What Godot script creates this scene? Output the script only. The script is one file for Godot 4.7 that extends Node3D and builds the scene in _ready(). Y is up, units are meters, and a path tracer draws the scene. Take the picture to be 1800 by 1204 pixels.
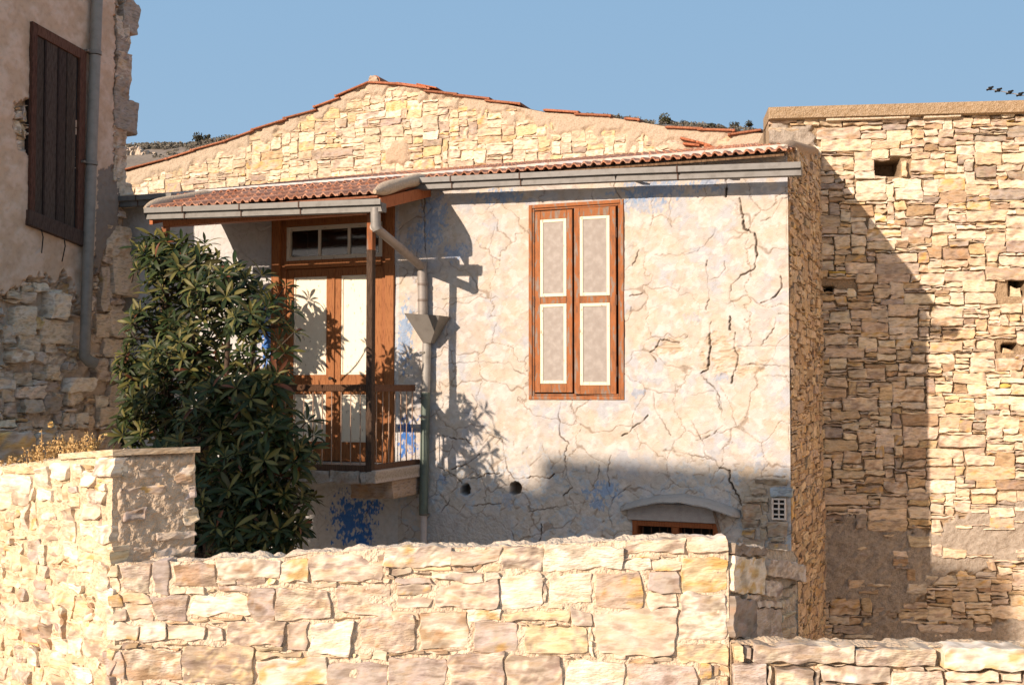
extends Node3D

const F := 2000.0
const EYE := Vector3(0, 1.6, 0)
const PITCH := 0.04048
const SUN_AZ := 43.0
const SUN_EL := 21.0
const PARTS_MOST := 300

var M := {}
var STONE: Array = []
var rng := RandomNumberGenerator.new()
var na := FastNoiseLite.new()
var nb := FastNoiseLite.new()
var nc := FastNoiseLite.new()
var used := {}

# ---------------------------------------------------------------- mesh builder
class MB:
	var v := PackedVector3Array()
	var n := PackedVector3Array()
	var c := PackedColorArray()
	var ix := PackedInt32Array()
	var tint := Color(1, 1, 1)

	func quad(a: Vector3, b: Vector3, d: Vector3, e: Vector3) -> void:
		# a b d e run counter-clockwise seen from outside
		var nn := (b - a).cross(e - a)
		if nn.length_squared() < 1e-16:
			nn = (d - b).cross(e - b)
		nn = nn.normalized()
		var k := v.size()
		v.append_array([a, b, d, e])
		n.append_array([nn, nn, nn, nn])
		c.append_array([tint, tint, tint, tint])
		ix.append_array([k, k + 2, k + 1, k, k + 3, k + 2])

	func tri(a: Vector3, b: Vector3, d: Vector3) -> void:
		var nn := (b - a).cross(d - a).normalized()
		var k := v.size()
		v.append_array([a, b, d])
		n.append_array([nn, nn, nn])
		c.append_array([tint, tint, tint])
		ix.append_array([k, k + 2, k + 1])

	func slab(poly: Array, w0: float, w1: float, b := 0.004) -> void:
		# convex polygon (u, v) counter-clockwise, lifted from w0 (back) to w1 (front) with a chamfered front edge
		var m := poly.size()
		var mid := Vector2.ZERO
		for p in poly:
			mid += p / m
		var inn := []
		for i in m:
			var p: Vector2 = poly[i]
			var e1: Vector2 = (p - poly[(i + m - 1) % m]).normalized()
			var e2: Vector2 = (poly[(i + 1) % m] - p).normalized()
			var dir: Vector2 = (Vector2(-e1.y, e1.x) + Vector2(-e2.y, e2.x)).normalized()
			inn.append(p + dir * b * 1.2)
		var k := v.size()
		for i in m:
			v.append(Vector3(inn[i].x, inn[i].y, w1))
			n.append(Vector3(0, 0, 1))
			c.append(tint)
		for i in range(1, m - 1):
			ix.append_array([k, k + i + 1, k + i])
		for i in m:
			var j := (i + 1) % m
			var p0: Vector2 = poly[i]
			var p1: Vector2 = poly[j]
			quad(Vector3(p0.x, p0.y, w1 - b), Vector3(p1.x, p1.y, w1 - b), Vector3(inn[j].x, inn[j].y, w1), Vector3(inn[i].x, inn[i].y, w1))
			quad(Vector3(p0.x, p0.y, w0), Vector3(p1.x, p1.y, w0), Vector3(p1.x, p1.y, w1 - b), Vector3(p0.x, p0.y, w1 - b))

	func box(lo: Vector3, hi: Vector3, b := 0.004) -> void:
		slab([Vector2(lo.x, lo.y), Vector2(hi.x, lo.y), Vector2(hi.x, hi.y), Vector2(lo.x, hi.y)], lo.z, hi.z, b)
		quad(Vector3(lo.x, lo.y, lo.z), Vector3(lo.x, hi.y, lo.z), Vector3(hi.x, hi.y, lo.z), Vector3(hi.x, lo.y, lo.z))

	func tube(pts: Array, rad: Array, sides := 10, caps := true) -> void:
		var up := Vector3(0.31, 0.2, 0.93).normalized()
		var rows := []
		for i in pts.size():
			var t: Vector3 = (pts[min(i + 1, pts.size() - 1)] - pts[max(i - 1, 0)]).normalized()
			var x := up.cross(t)
			if x.length() < 0.05:
				x = Vector3(1, 0, 0).cross(t)
			x = x.normalized()
			var y := t.cross(x)
			var k := v.size()
			for s in sides + 1:
				var a := TAU * s / sides
				var dir := x * cos(a) + y * sin(a)
				v.append(pts[i] + dir * rad[i])
				n.append(dir)
				c.append(tint)
			rows.append(k)
		for i in pts.size() - 1:
			for s in sides:
				var p: int = rows[i] + s
				var q: int = rows[i + 1] + s
				ix.append_array([p, q + 1, p + 1, p, q, q + 1])
		if caps:
			for e in [0, pts.size() - 1]:
				var t: Vector3 = (pts[0] - pts[1]) if e == 0 else (pts[e] - pts[e - 1])
				t = t.normalized()
				var k := v.size()
				v.append(pts[e])
				n.append(t)
				c.append(tint)
				for s in sides + 1:
					v.append(v[rows[e] + s])
					n.append(t)
					c.append(tint)
				for s in sides:
					if e == 0:
						ix.append_array([k, k + 1 + s, k + 2 + s])
					else:
						ix.append_array([k, k + 2 + s, k + 1 + s])

	func sweep(prof: Array, a: Vector3, b: Vector3) -> void:
		# profile (w, v) open or closed polyline, swept from a to b (along u); counter-clockwise seen from +u
		var m := prof.size()
		for i in m:
			var p: Vector2 = prof[i]
			var q: Vector2 = prof[(i + 1) % m]
			quad(a + Vector3(0, p.y, p.x), b + Vector3(0, p.y, p.x), b + Vector3(0, q.y, q.x), a + Vector3(0, q.y, q.x))
		for i in range(1, m - 1):
			tri(b + Vector3(0, prof[0].y, prof[0].x), b + Vector3(0, prof[i + 1].y, prof[i + 1].x), b + Vector3(0, prof[i].y, prof[i].x))
			tri(a + Vector3(0, prof[0].y, prof[0].x), a + Vector3(0, prof[i].y, prof[i].x), a + Vector3(0, prof[i + 1].y, prof[i + 1].x))

	func add(o: MB) -> void:
		var k := v.size()
		v.append_array(o.v)
		n.append_array(o.n)
		c.append_array(o.c)
		for i in o.ix:
			ix.append(i + k)

	func grid_normals(first: int, nx: int, ny: int) -> void:
		for j in ny:
			for i in nx:
				var l := v[first + j * nx + max(i - 1, 0)]
				var r := v[first + j * nx + min(i + 1, nx - 1)]
				var d := v[first + max(j - 1, 0) * nx + i]
				var u := v[first + min(j + 1, ny - 1) * nx + i]
				n[first + j * nx + i] = (r - l).cross(u - d).normalized()

	func commit() -> ArrayMesh:
		var m := ArrayMesh.new()
		if v.size() == 0:
			return m
		var a := []
		a.resize(Mesh.ARRAY_MAX)
		a[Mesh.ARRAY_VERTEX] = v
		a[Mesh.ARRAY_NORMAL] = n
		a[Mesh.ARRAY_COLOR] = c
		a[Mesh.ARRAY_INDEX] = ix
		m.add_surface_from_arrays(Mesh.PRIMITIVE_TRIANGLES, a)
		return m

# ---------------------------------------------------------------- helpers
func ray(px: float, py: float) -> Vector3:
	var d := Vector3((px - 900.0) / F, -(py - 602.0) / F, -1.0)
	return d.rotated(Vector3(1, 0, 0), PITCH)

func frame(at: Vector3, u: Vector3) -> Transform3D:
	u = u.normalized()
	return Transform3D(Basis(u, Vector3.UP, u.cross(Vector3.UP)), at)

func on(t: Transform3D, px: float, py: float, w := 0.0) -> Vector3:
	# where the sight line of a photo pixel meets the wall plane of frame t at offset w: (u, v, w) in the frame's own axes
	var inv := t.affine_inverse()
	var o := inv * EYE
	var d := inv.basis * ray(px, py)
	return o + d * ((w - o.z) / d.z)

func on2(t: Transform3D, px: float, py: float, w := 0.0) -> Vector2:
	var p := on(t, px, py, w)
	return Vector2(p.x, p.y)

func polys(t: Transform3D, list: Array, w := 0.0) -> PackedVector2Array:
	var out := PackedVector2Array()
	for i in range(0, list.size(), 2):
		out.append(on2(t, list[i], list[i + 1], w))
	return out

func seen(p: Vector3) -> bool:
	var q := (p - EYE).rotated(Vector3(1, 0, 0), -PITCH)
	if q.z > -0.2:
		return false
	return absf(q.x / -q.z * F) < 930.0 and absf(q.y / -q.z * F) < 630.0

func numbered(called: String) -> String:
	if not used.has(called):
		used[called] = 0
		return called
	used[called] += 1
	return "%s_%03d" % [called, used[called]]

func thing(called: String, label: String, category: String, t := Transform3D(), group := "", kind := "") -> Node3D:
	var o := Node3D.new()
	o.name = numbered(called)
	add_child(o, true)
	o.transform = t
	o.set_meta("label", label)
	o.set_meta("category", category)
	if group:
		o.set_meta("group", group)
	if kind:
		o.set_meta("kind", kind)
	return o

func part(called: String, mesh: Mesh, mat: Material, parent: Node, kind := "") -> MeshInstance3D:
	var o := MeshInstance3D.new()
	o.name = called
	o.mesh = mesh
	o.material_override = null
	if mesh.get_surface_count():
		if mesh is ArrayMesh:
			o.set_surface_override_material(0, mat)
		else:
			o.material_override = mat
	parent.add_child(o, true)
	if kind:
		o.set_meta("kind", kind)
	return o

func lin(r: float, g: float, b: float) -> Color:
	return Color(r, g, b).linear_to_srgb()

func ntex(seed_: int, freq: float, oct: int, stops: Array, size := 512, cell := false) -> NoiseTexture2D:
	var f := FastNoiseLite.new()
	f.seed = seed_
	f.noise_type = FastNoiseLite.TYPE_CELLULAR if cell else FastNoiseLite.TYPE_SIMPLEX_SMOOTH
	f.frequency = freq
	f.fractal_octaves = oct
	f.fractal_gain = 0.55
	var t := NoiseTexture2D.new()
	t.width = size
	t.height = size
	t.seamless = true
	t.noise = f
	if stops.size():
		var g := Gradient.new()
		var off := PackedFloat32Array()
		var col := PackedColorArray()
		for s in stops:
			off.append(s[0])
			col.append(s[1])
		g.offsets = off
		g.colors = col
		t.color_ramp = g
	return t

func mat(called: String, albedo: Color, rough: float, tex: Texture2D, scale: Vector3, bump: Texture2D = null, bump_cm := 0.5, metal := 0.0) -> StandardMaterial3D:
	var m := StandardMaterial3D.new()
	m.resource_name = called
	m.albedo_color = albedo
	m.roughness = rough
	m.metallic = metal
	m.vertex_color_use_as_albedo = true
	m.uv1_triplanar = true
	m.uv1_scale = scale
	if tex:
		m.albedo_texture = tex
	if bump:
		m.heightmap_enabled = true
		m.heightmap_texture = bump
		m.heightmap_scale = bump_cm
	m.metallic_specular = 0.3
	M[called] = m
	return m

func sm(a: float, b: float, x: float) -> float:
	return smoothstep(a, b, x)

func mixc(a: Color, b: Color, t: float) -> Color:
	return a.lerp(b, clampf(t, 0, 1))

# ---------------------------------------------------------------- relief sheets
func sheet(u0: float, u1: float, v0: float, v1: float, step: float, fn: Callable, holes: Array = []) -> ArrayMesh:
	var nx := int(ceil((u1 - u0) / step)) + 1
	var ny := int(ceil((v1 - v0) / step)) + 1
	var mb := MB.new()
	mb.v.resize(nx * ny)
	mb.n.resize(nx * ny)
	mb.c.resize(nx * ny)
	var k := 0
	for j in ny:
		var vv := lerpf(v0, v1, float(j) / (ny - 1))
		for i in nx:
			var uu := lerpf(u0, u1, float(i) / (nx - 1))
			var r: Array = fn.call(uu, vv)
			mb.v[k] = Vector3(uu, vv, r[0])
			mb.c[k] = r[1]
			k += 1
	mb.grid_normals(0, nx, ny)
	var ix := PackedInt32Array()
	for j in ny - 1:
		var vc := lerpf(v0, v1, (j + 0.5) / (ny - 1))
		for i in nx - 1:
			var skip := false
			if holes.size():
				var uc := lerpf(u0, u1, (i + 0.5) / (nx - 1))
				for h in holes:
					if h.has_point(Vector2(uc, vc)):
						skip = true
						break
			if skip:
				continue
			var a := j * nx + i
			ix.append_array([a, a + nx, a + nx + 1, a, a + nx + 1, a + 1])
	mb.ix = ix
	return mb.commit()

# ---------------------------------------------------------------- stones
func lay(u0: float, u1: float, v0: float, v1: float, r: RandomNumberGenerator, p: Dictionary) -> Array:
	# a mason's way: always fill the lowest gap, level up with the neighbour where that nearly fits
	var segs := [[u0, u1, v0]]
	var out := []
	for guard in 6000:
		var k := 0
		for i in segs.size():
			if segs[i][2] < segs[k][2] - 1e-5:
				k = i
		var s: Array = segs[k]
		if s[2] >= v1:
			break
		var hl: float = segs[k - 1][2] if k > 0 else INF
		var hr: float = segs[k + 1][2] if k < segs.size() - 1 else INF
		var room: float = s[1] - s[0]
		var thin = r.randf() < p.sliver
		var h: float
		var w: float
		if thin:
			h = r.randf_range(p.hmin * 0.35, p.hmin * 0.75)
			w = r.randf_range(p.wmin * 0.7, p.wmax * 0.8)
		else:
			var q := pow(r.randf(), 1.4)
			h = lerpf(p.hmin, p.hmax, q)
			w = clampf(h * r.randf_range(p.get("long0", 1.3), p.get("long1", 3.9)), p.wmin, p.wmax)
		if room < w + p.wmin * 0.7:
			w = room if room < p.wmax * 1.25 else room * 0.5
		var near := minf(hl, hr)
		if w < p.wmin * 0.75 and near < INF:
			h = clampf(near - s[2], p.hmin * 0.35, maxf(w * 1.25, p.hmin * 0.5))
		elif near - s[2] < h * 1.5 and near - s[2] > h * 0.6:
			h = near - s[2]
		var left := r.randf() < 0.5
		var a: float = s[0] if left else s[1] - w
		out.append(Rect2(a, s[2], w, h))
		var fresh := []
		if a > s[0] + 1e-5:
			fresh.append([s[0], a, s[2]])
		fresh.append([a, a + w, s[2] + h])
		if a + w < s[1] - 1e-5:
			fresh.append([a + w, s[1], s[2]])
		segs.remove_at(k)
		for i in fresh.size():
			segs.insert(k + i, fresh[i])
		var i2 := 0
		while i2 < segs.size() - 1:
			if absf(segs[i2][2] - segs[i2 + 1][2]) < 0.006:
				segs[i2][1] = segs[i2 + 1][1]
				segs[i2][2] = maxf(segs[i2][2], segs[i2 + 1][2])
				segs.remove_at(i2 + 1)
			else:
				i2 += 1
	return out

func stone_color(r: RandomNumberGenerator, mood: Dictionary) -> Color:
	var pal: Array = mood.pal
	var x = r.randf() * mood.total
	var col: Color = pal[0][1]
	for e in pal:
		x -= e[0]
		if x <= 0.0:
			col = e[1]
			break
	var k := r.randf_range(0.86, 1.12)
	return Color(col.r * k * r.randf_range(0.97, 1.03), col.g * k, col.b * k * r.randf_range(0.94, 1.06))

func palette(list: Array) -> Dictionary:
	var t := 0.0
	for e in list:
		t += e[0]
	return {"pal": list, "total": t}

func stone(mb: MB, q: Array, proud: float, col: Color, r: RandomNumberGenerator, o: Dictionary) -> void:
	# q: four corners (u, v) counter-clockwise from bottom left; front face is an uneven split surface, sides run back into the mortar
	var wd = ((q[1] - q[0]).length() + (q[2] - q[3]).length()) * 0.5
	var ht = ((q[3] - q[0]).length() + (q[2] - q[1]).length()) * 0.5
	var cell: float = o.cell
	var nx := clampi(int(wd / cell), 3, o.most)
	var ny := clampi(int(ht / cell), 2, o.most)
	var bev := minf(o.bevel, minf(wd, ht) * 0.22)
	var ss := [0.0, bev / wd]
	for i in range(1, nx):
		ss.append(lerpf(bev / wd, 1.0 - bev / wd, float(i) / nx))
	ss.append_array([1.0 - bev / wd, 1.0])
	var ts := [0.0, bev / ht]
	for i in range(1, ny):
		ts.append(lerpf(bev / ht, 1.0 - bev / ht, float(i) / ny))
	ts.append_array([1.0 - bev / ht, 1.0])
	var X := ss.size()
	var Y := ts.size()
	var tu = r.randf_range(-1, 1) * o.tilt
	var tv = r.randf_range(-1, 1) * o.tilt
	var off := r.randf() * 60.0
	var rough: float = o.rough
	var band: Color = Color(0.33, 0.26, 0.215)
	var stain: Color = [Color(0.34, 0.255, 0.205), Color(0.28, 0.22, 0.19), Color(0.42, 0.28, 0.17), Color(0.58, 0.38, 0.13)][r.randi() % 4]
	var stain_at := r.randf_range(0.02, 0.5) * (1.0 if r.randf() < o.get("stains", 0.5) else 9.0)
	var banded = r.randf() < o.bands
	var bo := r.randf() * 20.0
	var bf := r.randf_range(0.25, 0.7)
	var mid: Vector2 = (q[0] + q[1] + q[2] + q[3]) * 0.25
	var k := mb.v.size()
	var rnd := r.randf_range(0.005, 0.07) * minf(wd, ht)
	for j in Y:
		for i in X:
			var s: float = ss[i]
			var t: float = ts[j]
			var p: Vector2 = q[0].lerp(q[1], s).lerp(q[3].lerp(q[2], s), t)
			var cs := maxf(0.0, 1.0 - minf(s, 1.0 - s) * wd / maxf(rnd * 2.0, 0.001))
			var ct := maxf(0.0, 1.0 - minf(t, 1.0 - t) * ht / maxf(rnd * 2.0, 0.001))
			p += (mid - p).normalized() * cs * ct * rnd
			p.x += na.get_noise_2d(p.x * 14.0 + off, p.y * 14.0) * o.wob
			p.y += na.get_noise_2d(p.x * 11.0, p.y * 14.0 + off + 40.0) * o.wob * 1.2
			var e := minf(minf(s, 1.0 - s) * wd, minf(t, 1.0 - t) * ht)
			var fall := 1.0 - clampf(e / bev, 0.0, 1.0) if e < bev else 0.0
			var split := na.get_noise_2d(p.x * 7.0 + off, p.y * 18.0 + off) * rough + nb.get_noise_2d(p.x * 30.0 + off, p.y * 50.0) * rough * 0.45
			split += sm(0.0, 0.06, na.get_noise_2d(p.x * 5.0 + off * 3.0, p.y * 15.0 + off)) * rough * 0.9
			var w = proud + (s - 0.5) * tu + (t - 0.5) * tv + split - fall * bev * 0.9
			mb.v.append(Vector3(p.x, p.y, w))
			mb.n.append(Vector3(0, 0, 1))
			var cc := col
			if banded:
				var bn := sm(bf - 0.50, bf - 0.36, na.get_noise_2d(p.x * 4.0 + bo, p.y * 34.0 + na.get_noise_2d(p.x * 9.0, bo) * 4.0))
				cc = mixc(col, band, bn * 0.7)
			var sn := nb.get_noise_2d(p.x * 8.0 + off * 2.0, p.y * 19.0 + off)
			cc = mixc(cc, stain, sm(stain_at, stain_at + 0.10, sn) * 0.8)
			var st := nb.get_noise_2d(p.x * 12.0 + off, p.y * 12.0 + off)
			var g := 1.0 + st * 0.22
			mb.c.append(Color(cc.r * g, cc.g * g, cc.b * g * (1.0 + st * 0.1)))
	mb.grid_normals(k, X, Y)
	for j in range(1, Y - 1):
		for i in range(1, X - 1):
			if i > 1 and i < X - 2 and j > 1 and j < Y - 2:
				continue
			var fl: Vector3 = mb.v[k + j * X + maxi(i - 1, 1)]
			var fr: Vector3 = mb.v[k + j * X + mini(i + 1, X - 2)]
			var fd: Vector3 = mb.v[k + maxi(j - 1, 1) * X + i]
			var fu: Vector3 = mb.v[k + mini(j + 1, Y - 2) * X + i]
			mb.n[k + j * X + i] = (fr - fl).cross(fu - fd).normalized()
	for j in Y - 1:
		for i in X - 1:
			var a := k + j * X + i
			mb.ix.append_array([a, a + X, a + X + 1, a, a + X + 1, a + 1])
	# sides
	var loop := []
	for i in X:
		loop.append(k + i)
	for j in range(1, Y):
		loop.append(k + j * X + X - 1)
	for i in range(X - 2, -1, -1):
		loop.append(k + (Y - 1) * X + i)
	for j in range(Y - 2, 0, -1):
		loop.append(k + j * X)
	var m := loop.size()
	var f := mb.v.size()
	for i in m + 1:
		var a: Vector3 = mb.v[loop[i % m]]
		var pr: Vector3 = mb.v[loop[(i + m - 1) % m]]
		var nx2: Vector3 = mb.v[loop[(i + 1) % m]]
		var tg := nx2 - pr
		var nn := Vector3(tg.y, -tg.x, 0).normalized()
		var cc: Color = mb.c[loop[i % m]]
		mb.v.append_array([a, Vector3(a.x, a.y, o.back)])
		mb.n.append_array([nn, nn])
		mb.c.append_array([cc, cc])
	for i in m:
		var a := f + i * 2
		# outer side wall, outward normal nn
		mb.ix.append_array([a, a + 2, a + 1, a + 1, a + 2, a + 3])

func quad_of(rc: Rect2, r: RandomNumberGenerator, gap: float, jit: float) -> Array:
	var g := minf(gap, minf(rc.size.x, rc.size.y) * 0.25)
	var j := minf(jit, minf(rc.size.x, rc.size.y) * 0.2)
	var a := rc.position + Vector2(g, g)
	var b := rc.end - Vector2(g, g)
	var out := []
	for p in [a, Vector2(b.x, a.y), b, Vector2(a.x, b.y)]:
		out.append(p + Vector2(r.randf_range(-j, j), r.randf_range(-j, j)))
	return out

func set_stones(parent: Node3D, items: Array, r: RandomNumberGenerator, o: Dictionary, called := "stone") -> void:
	# items: [corners, proud, colour]; the largest in view become parts of their own, the rest one joined part
	var t: Transform3D = parent.transform
	var order := []
	for i in items.size():
		var q: Array = items[i][0]
		var mid: Vector2 = (q[0] + q[2]) * 0.5
		var ar := absf((q[2] - q[0]).x * (q[2] - q[0]).y)
		if not seen(t * Vector3(mid.x, mid.y, 0)):
			ar *= 0.0001
		order.append([ar, i])
	order.sort_custom(func(a, b): return a[0] > b[0])
	var rest := MB.new()
	var n_rest := 0
	for k in order.size():
		var it: Array = items[order[k][1]]
		if k < o.get("parts", PARTS_MOST) and order[k][0] > o.get("least", 0.0012):
			var mb := MB.new()
			stone(mb, it[0], it[1], it[2], r, o)
			part(called, mb.commit(), STONE[r.randi() % STONE.size()], parent)
		else:
			stone(rest, it[0], it[1], it[2], r, o)
			n_rest += 1
	if n_rest:
		part("rubble", rest.commit(), STONE[1], parent, "stuff")

# ---------------------------------------------------------------- the scene
func _ready() -> void:
	# camera
	var cam := Camera3D.new()
	cam.name = "camera"
	cam.position = EYE
	cam.rotation = Vector3(PITCH, 0, 0)
	cam.fov = rad_to_deg(2.0 * atan(602.0 / F))
	cam.near = 0.05
	cam.far = 900.0
	cam.current = true
	add_child(cam)
	# sky
	var sky := ProceduralSkyMaterial.new()
	sky.sky_top_color = lin(0.126, 0.220, 0.340)
	sky.sky_horizon_color = lin(0.208, 0.289, 0.362)
	sky.sky_curve = 0.16
	sky.ground_horizon_color = lin(0.34, 0.28, 0.21)
	sky.ground_bottom_color = lin(0.30, 0.25, 0.19)
	sky.sun_angle_max = 60.0
	sky.sun_curve = 0.36
	var env := Environment.new()
	env.background_mode = Environment.BG_SKY
	env.sky = Sky.new()
	env.sky.sky_material = sky
	env.tonemap_mode = Environment.TONE_MAPPER_LINEAR
	env.tonemap_exposure = 1.98
	env.sdfgi_enabled = true
	env.ssao_enabled = true
	env.ssil_enabled = true
	var we := WorldEnvironment.new()
	we.name = "world_environment"
	we.environment = env
	add_child(we)
	# sun
	var sun := DirectionalLight3D.new()
	sun.name = "sun"
	sun.light_energy = 1.22
	sun.light_color = lin(1.0, 0.80, 0.635)
	sun.light_angular_distance = 0.53
	sun.shadow_enabled = true
	sun.rotation_degrees = Vector3(-SUN_EL, -SUN_AZ, 0)
	add_child(sun)

	rng.seed = 71
	na.seed = 5
	na.frequency = 1.0
	na.fractal_octaves = 2
	nb.seed = 9
	nb.frequency = 1.0
	nb.fractal_octaves = 3
	nc.seed = 23
	nc.frequency = 1.0
	nc.fractal_octaves = 4
	materials()
	ground()
	hill()
	gable_house()
	right_house()
	left_house()
	main_house()
	front_wall()
	stepped_wall()
	back_wall()
	tree()
	weeds()
	antenna()
	street_house()
	yard_house()

func materials() -> void:
	var w := Color(1, 1, 1)
	var grain := ntex(3, 0.06, 4, [], 512)
	var coarse := ntex(4, 0.02, 5, [], 512)
	var fine := ntex(14, 0.12, 3, [], 512)
	M.grain = grain
	for k in 4:
		var tx := ntex(20 + k, 0.012, 5, [[0.0, lin(0.50, 0.46, 0.44)], [0.3, lin(0.72, 0.68, 0.64)], [0.5, w], [0.72, lin(0.98, 0.9, 0.78)], [1.0, lin(0.72, 0.60, 0.48)]], 512)
		var m := mat("stone_%d" % k, w, 0.92, tx, Vector3(0.9 + 0.13 * k, 2.6 + 0.5 * k, 0.9), coarse if k % 2 else grain, 0.4)
		m.uv1_offset = Vector3(k * 0.37, k * 0.21, 0)
		STONE.append(m)
	mat("mortar", w, 0.95, ntex(31, 0.03, 5, [[0.0, lin(0.62, 0.58, 0.54)], [0.5, lin(0.92, 0.9, 0.88)], [1.0, w]]), Vector3(1.7, 1.7, 1.7), grain, 0.8)
	mat("plaster", w, 0.93, ntex(32, 0.02, 5, [[0.0, lin(0.80, 0.78, 0.76)], [0.5, lin(0.96, 0.95, 0.94)], [1.0, w]]), Vector3(1.1, 1.1, 1.1), fine, 0.35)
	mat("concrete", w, 0.95, ntex(33, 0.09, 4, [[0.0, lin(0.45, 0.38, 0.30)], [0.45, lin(0.8, 0.75, 0.68)], [0.62, w], [1.0, w]]), Vector3(1.5, 1.5, 1.5), grain, 1.2)
	mat("tile", w, 0.85, ntex(34, 0.02, 5, [[0.0, lin(0.40, 0.32, 0.30)], [0.38, lin(0.75, 0.7, 0.68)], [0.55, w], [1.0, w]]), Vector3(2.6, 2.6, 2.6), fine, 0.3)
	mat("orange_wood", w, 0.6, ntex(35, 0.015, 5, [[0.0, lin(0.45, 0.4, 0.38)], [0.35, lin(0.86, 0.82, 0.8)], [0.5, w], [1.0, w]]), Vector3(6.0, 0.9, 6.0), fine, 0.15)
	mat("worn_orange_wood", w, 0.75, ntex(36, 0.009, 5, [[0.0, lin(0.15, 0.075, 0.045)], [0.32, lin(0.27, 0.105, 0.042)], [0.58, lin(0.32, 0.118, 0.044)], [0.64, lin(0.22, 0.145, 0.105)], [1.0, lin(0.27, 0.22, 0.185)]]), Vector3(3.0, 0.9, 3.0), fine, 0.15)
	mat("dark_wood", w, 0.85, ntex(37, 0.02, 5, [[0.0, lin(0.35, 0.3, 0.28)], [0.45, lin(0.8, 0.75, 0.7)], [0.6, w], [1.0, lin(1.0, 0.85, 0.7)]]), Vector3(9.0, 0.8, 9.0), grain, 0.35)
	mat("white_paint", w, 0.6, ntex(38, 0.02, 5, [[0.0, lin(0.35, 0.3, 0.26)], [0.13, lin(0.5, 0.45, 0.4)], [0.17, lin(0.97, 0.96, 0.94)], [1.0, w]]), Vector3(2.4, 0.9, 2.4), fine, 0.12)
	mat("board", w, 0.9, ntex(39, 0.01, 5, [[0.0, lin(0.78, 0.75, 0.73)], [0.5, lin(0.88, 0.86, 0.84)], [0.72, lin(0.95, 0.94, 0.93)], [0.8, lin(1.0, 0.99, 0.97)], [1.0, w]]), Vector3(2.0, 2.0, 2.0), fine, 0.06)
	mat("zinc", w, 0.55, ntex(40, 0.012, 4, [[0.0, lin(0.70, 0.68, 0.66)], [0.5, lin(0.92, 0.91, 0.9)], [1.0, w]]), Vector3(1.3, 1.3, 1.3), fine, 0.04, 0.2)
	mat("iron", w, 0.8, ntex(41, 0.05, 4, [[0.0, lin(0.4, 0.25, 0.18)], [0.5, lin(0.8, 0.75, 0.7)], [1.0, w]]), Vector3(4, 4, 4), fine, 0.1)
	mat("bark", w, 0.9, ntex(42, 0.03, 5, [[0.0, lin(0.5, 0.45, 0.4)], [1.0, w]]), Vector3(5, 1.5, 5), grain, 0.8)
	mat("earth", w, 0.95, ntex(43, 0.02, 5, [[0.0, lin(0.55, 0.5, 0.45)], [0.5, lin(0.85, 0.82, 0.8)], [1.0, w]]), Vector3(0.5, 0.5, 0.5), grain, 2.0)
	mat("scrub", w, 0.95, ntex(44, 0.03, 5, [[0.0, lin(0.5, 0.5, 0.5)], [1.0, w]]), Vector3(0.1, 0.1, 0.1))
	var leaf := StandardMaterial3D.new()
	leaf.resource_name = "leaf"
	leaf.vertex_color_use_as_albedo = true
	leaf.albedo_color = w
	leaf.roughness = 0.5
	leaf.metallic_specular = 0.32
	leaf.backlight_enabled = true
	leaf.backlight = lin(0.05, 0.07, 0.01)
	M.leaf = leaf
	var straw := StandardMaterial3D.new()
	straw.vertex_color_use_as_albedo = true
	straw.roughness = 0.9
	M.straw = straw
	var glass := StandardMaterial3D.new()
	glass.albedo_color = Color(0.05, 0.06, 0.06, 0.35)
	glass.transparency = BaseMaterial3D.TRANSPARENCY_ALPHA
	glass.roughness = 0.08
	M.glass = glass
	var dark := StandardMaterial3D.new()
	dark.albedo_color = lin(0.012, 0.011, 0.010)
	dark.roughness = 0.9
	M.dark = dark

func solid(o: Node3D, called: String, lo: Vector3, hi: Vector3, m: Material, tint := Color(1, 1, 1), bev := 0.004) -> MeshInstance3D:
	var mb := MB.new()
	mb.tint = tint
	mb.box(lo, hi, bev)
	return part(called, mb.commit(), m, o)

# ---------------------------------------------------------------- ground and hill
func ground() -> void:
	var mb := MB.new()
	mb.tint = Color(0.62, 0.50, 0.37)
	mb.quad(Vector3(-300, -1.6, -400), Vector3(-300, -1.6, -4.3), Vector3(300, -1.6, -4.3), Vector3(300, -1.6, -400))
	mb.quad(Vector3(-300, -1.6, -4.3), Vector3(300, -1.6, -4.3), Vector3(300, 0, -4.05), Vector3(-300, 0, -4.05))
	mb.quad(Vector3(-300, 0, -4.05), Vector3(300, 0, -4.05), Vector3(300, 0, 300), Vector3(-300, 0, 300))
	mb.v = flip(mb)
	var o := part("ground", mb.commit(), M.earth, self)
	o.set_meta("kind", "structure")
	o.set_meta("label", "dusty earth of the lane and yard between the stone walls")
	o.set_meta("category", "ground")

func flip(mb: MB) -> PackedVector3Array:
	for i in mb.n.size():
		if mb.n[i].y < 0.0:
			mb.n[i] = -mb.n[i]
	var ix := PackedInt32Array()
	for i in range(0, mb.ix.size(), 3):
		var a := mb.ix[i]
		var b := mb.ix[i + 1]
		var c2 := mb.ix[i + 2]
		var g := (mb.v[c2] - mb.v[a]).cross(mb.v[b] - mb.v[a])
		if g.dot(mb.n[a]) < 0.0:
			ix.append_array([a, c2, b])
		else:
			ix.append_array([a, b, c2])
	mb.ix = ix
	return mb.v

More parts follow.
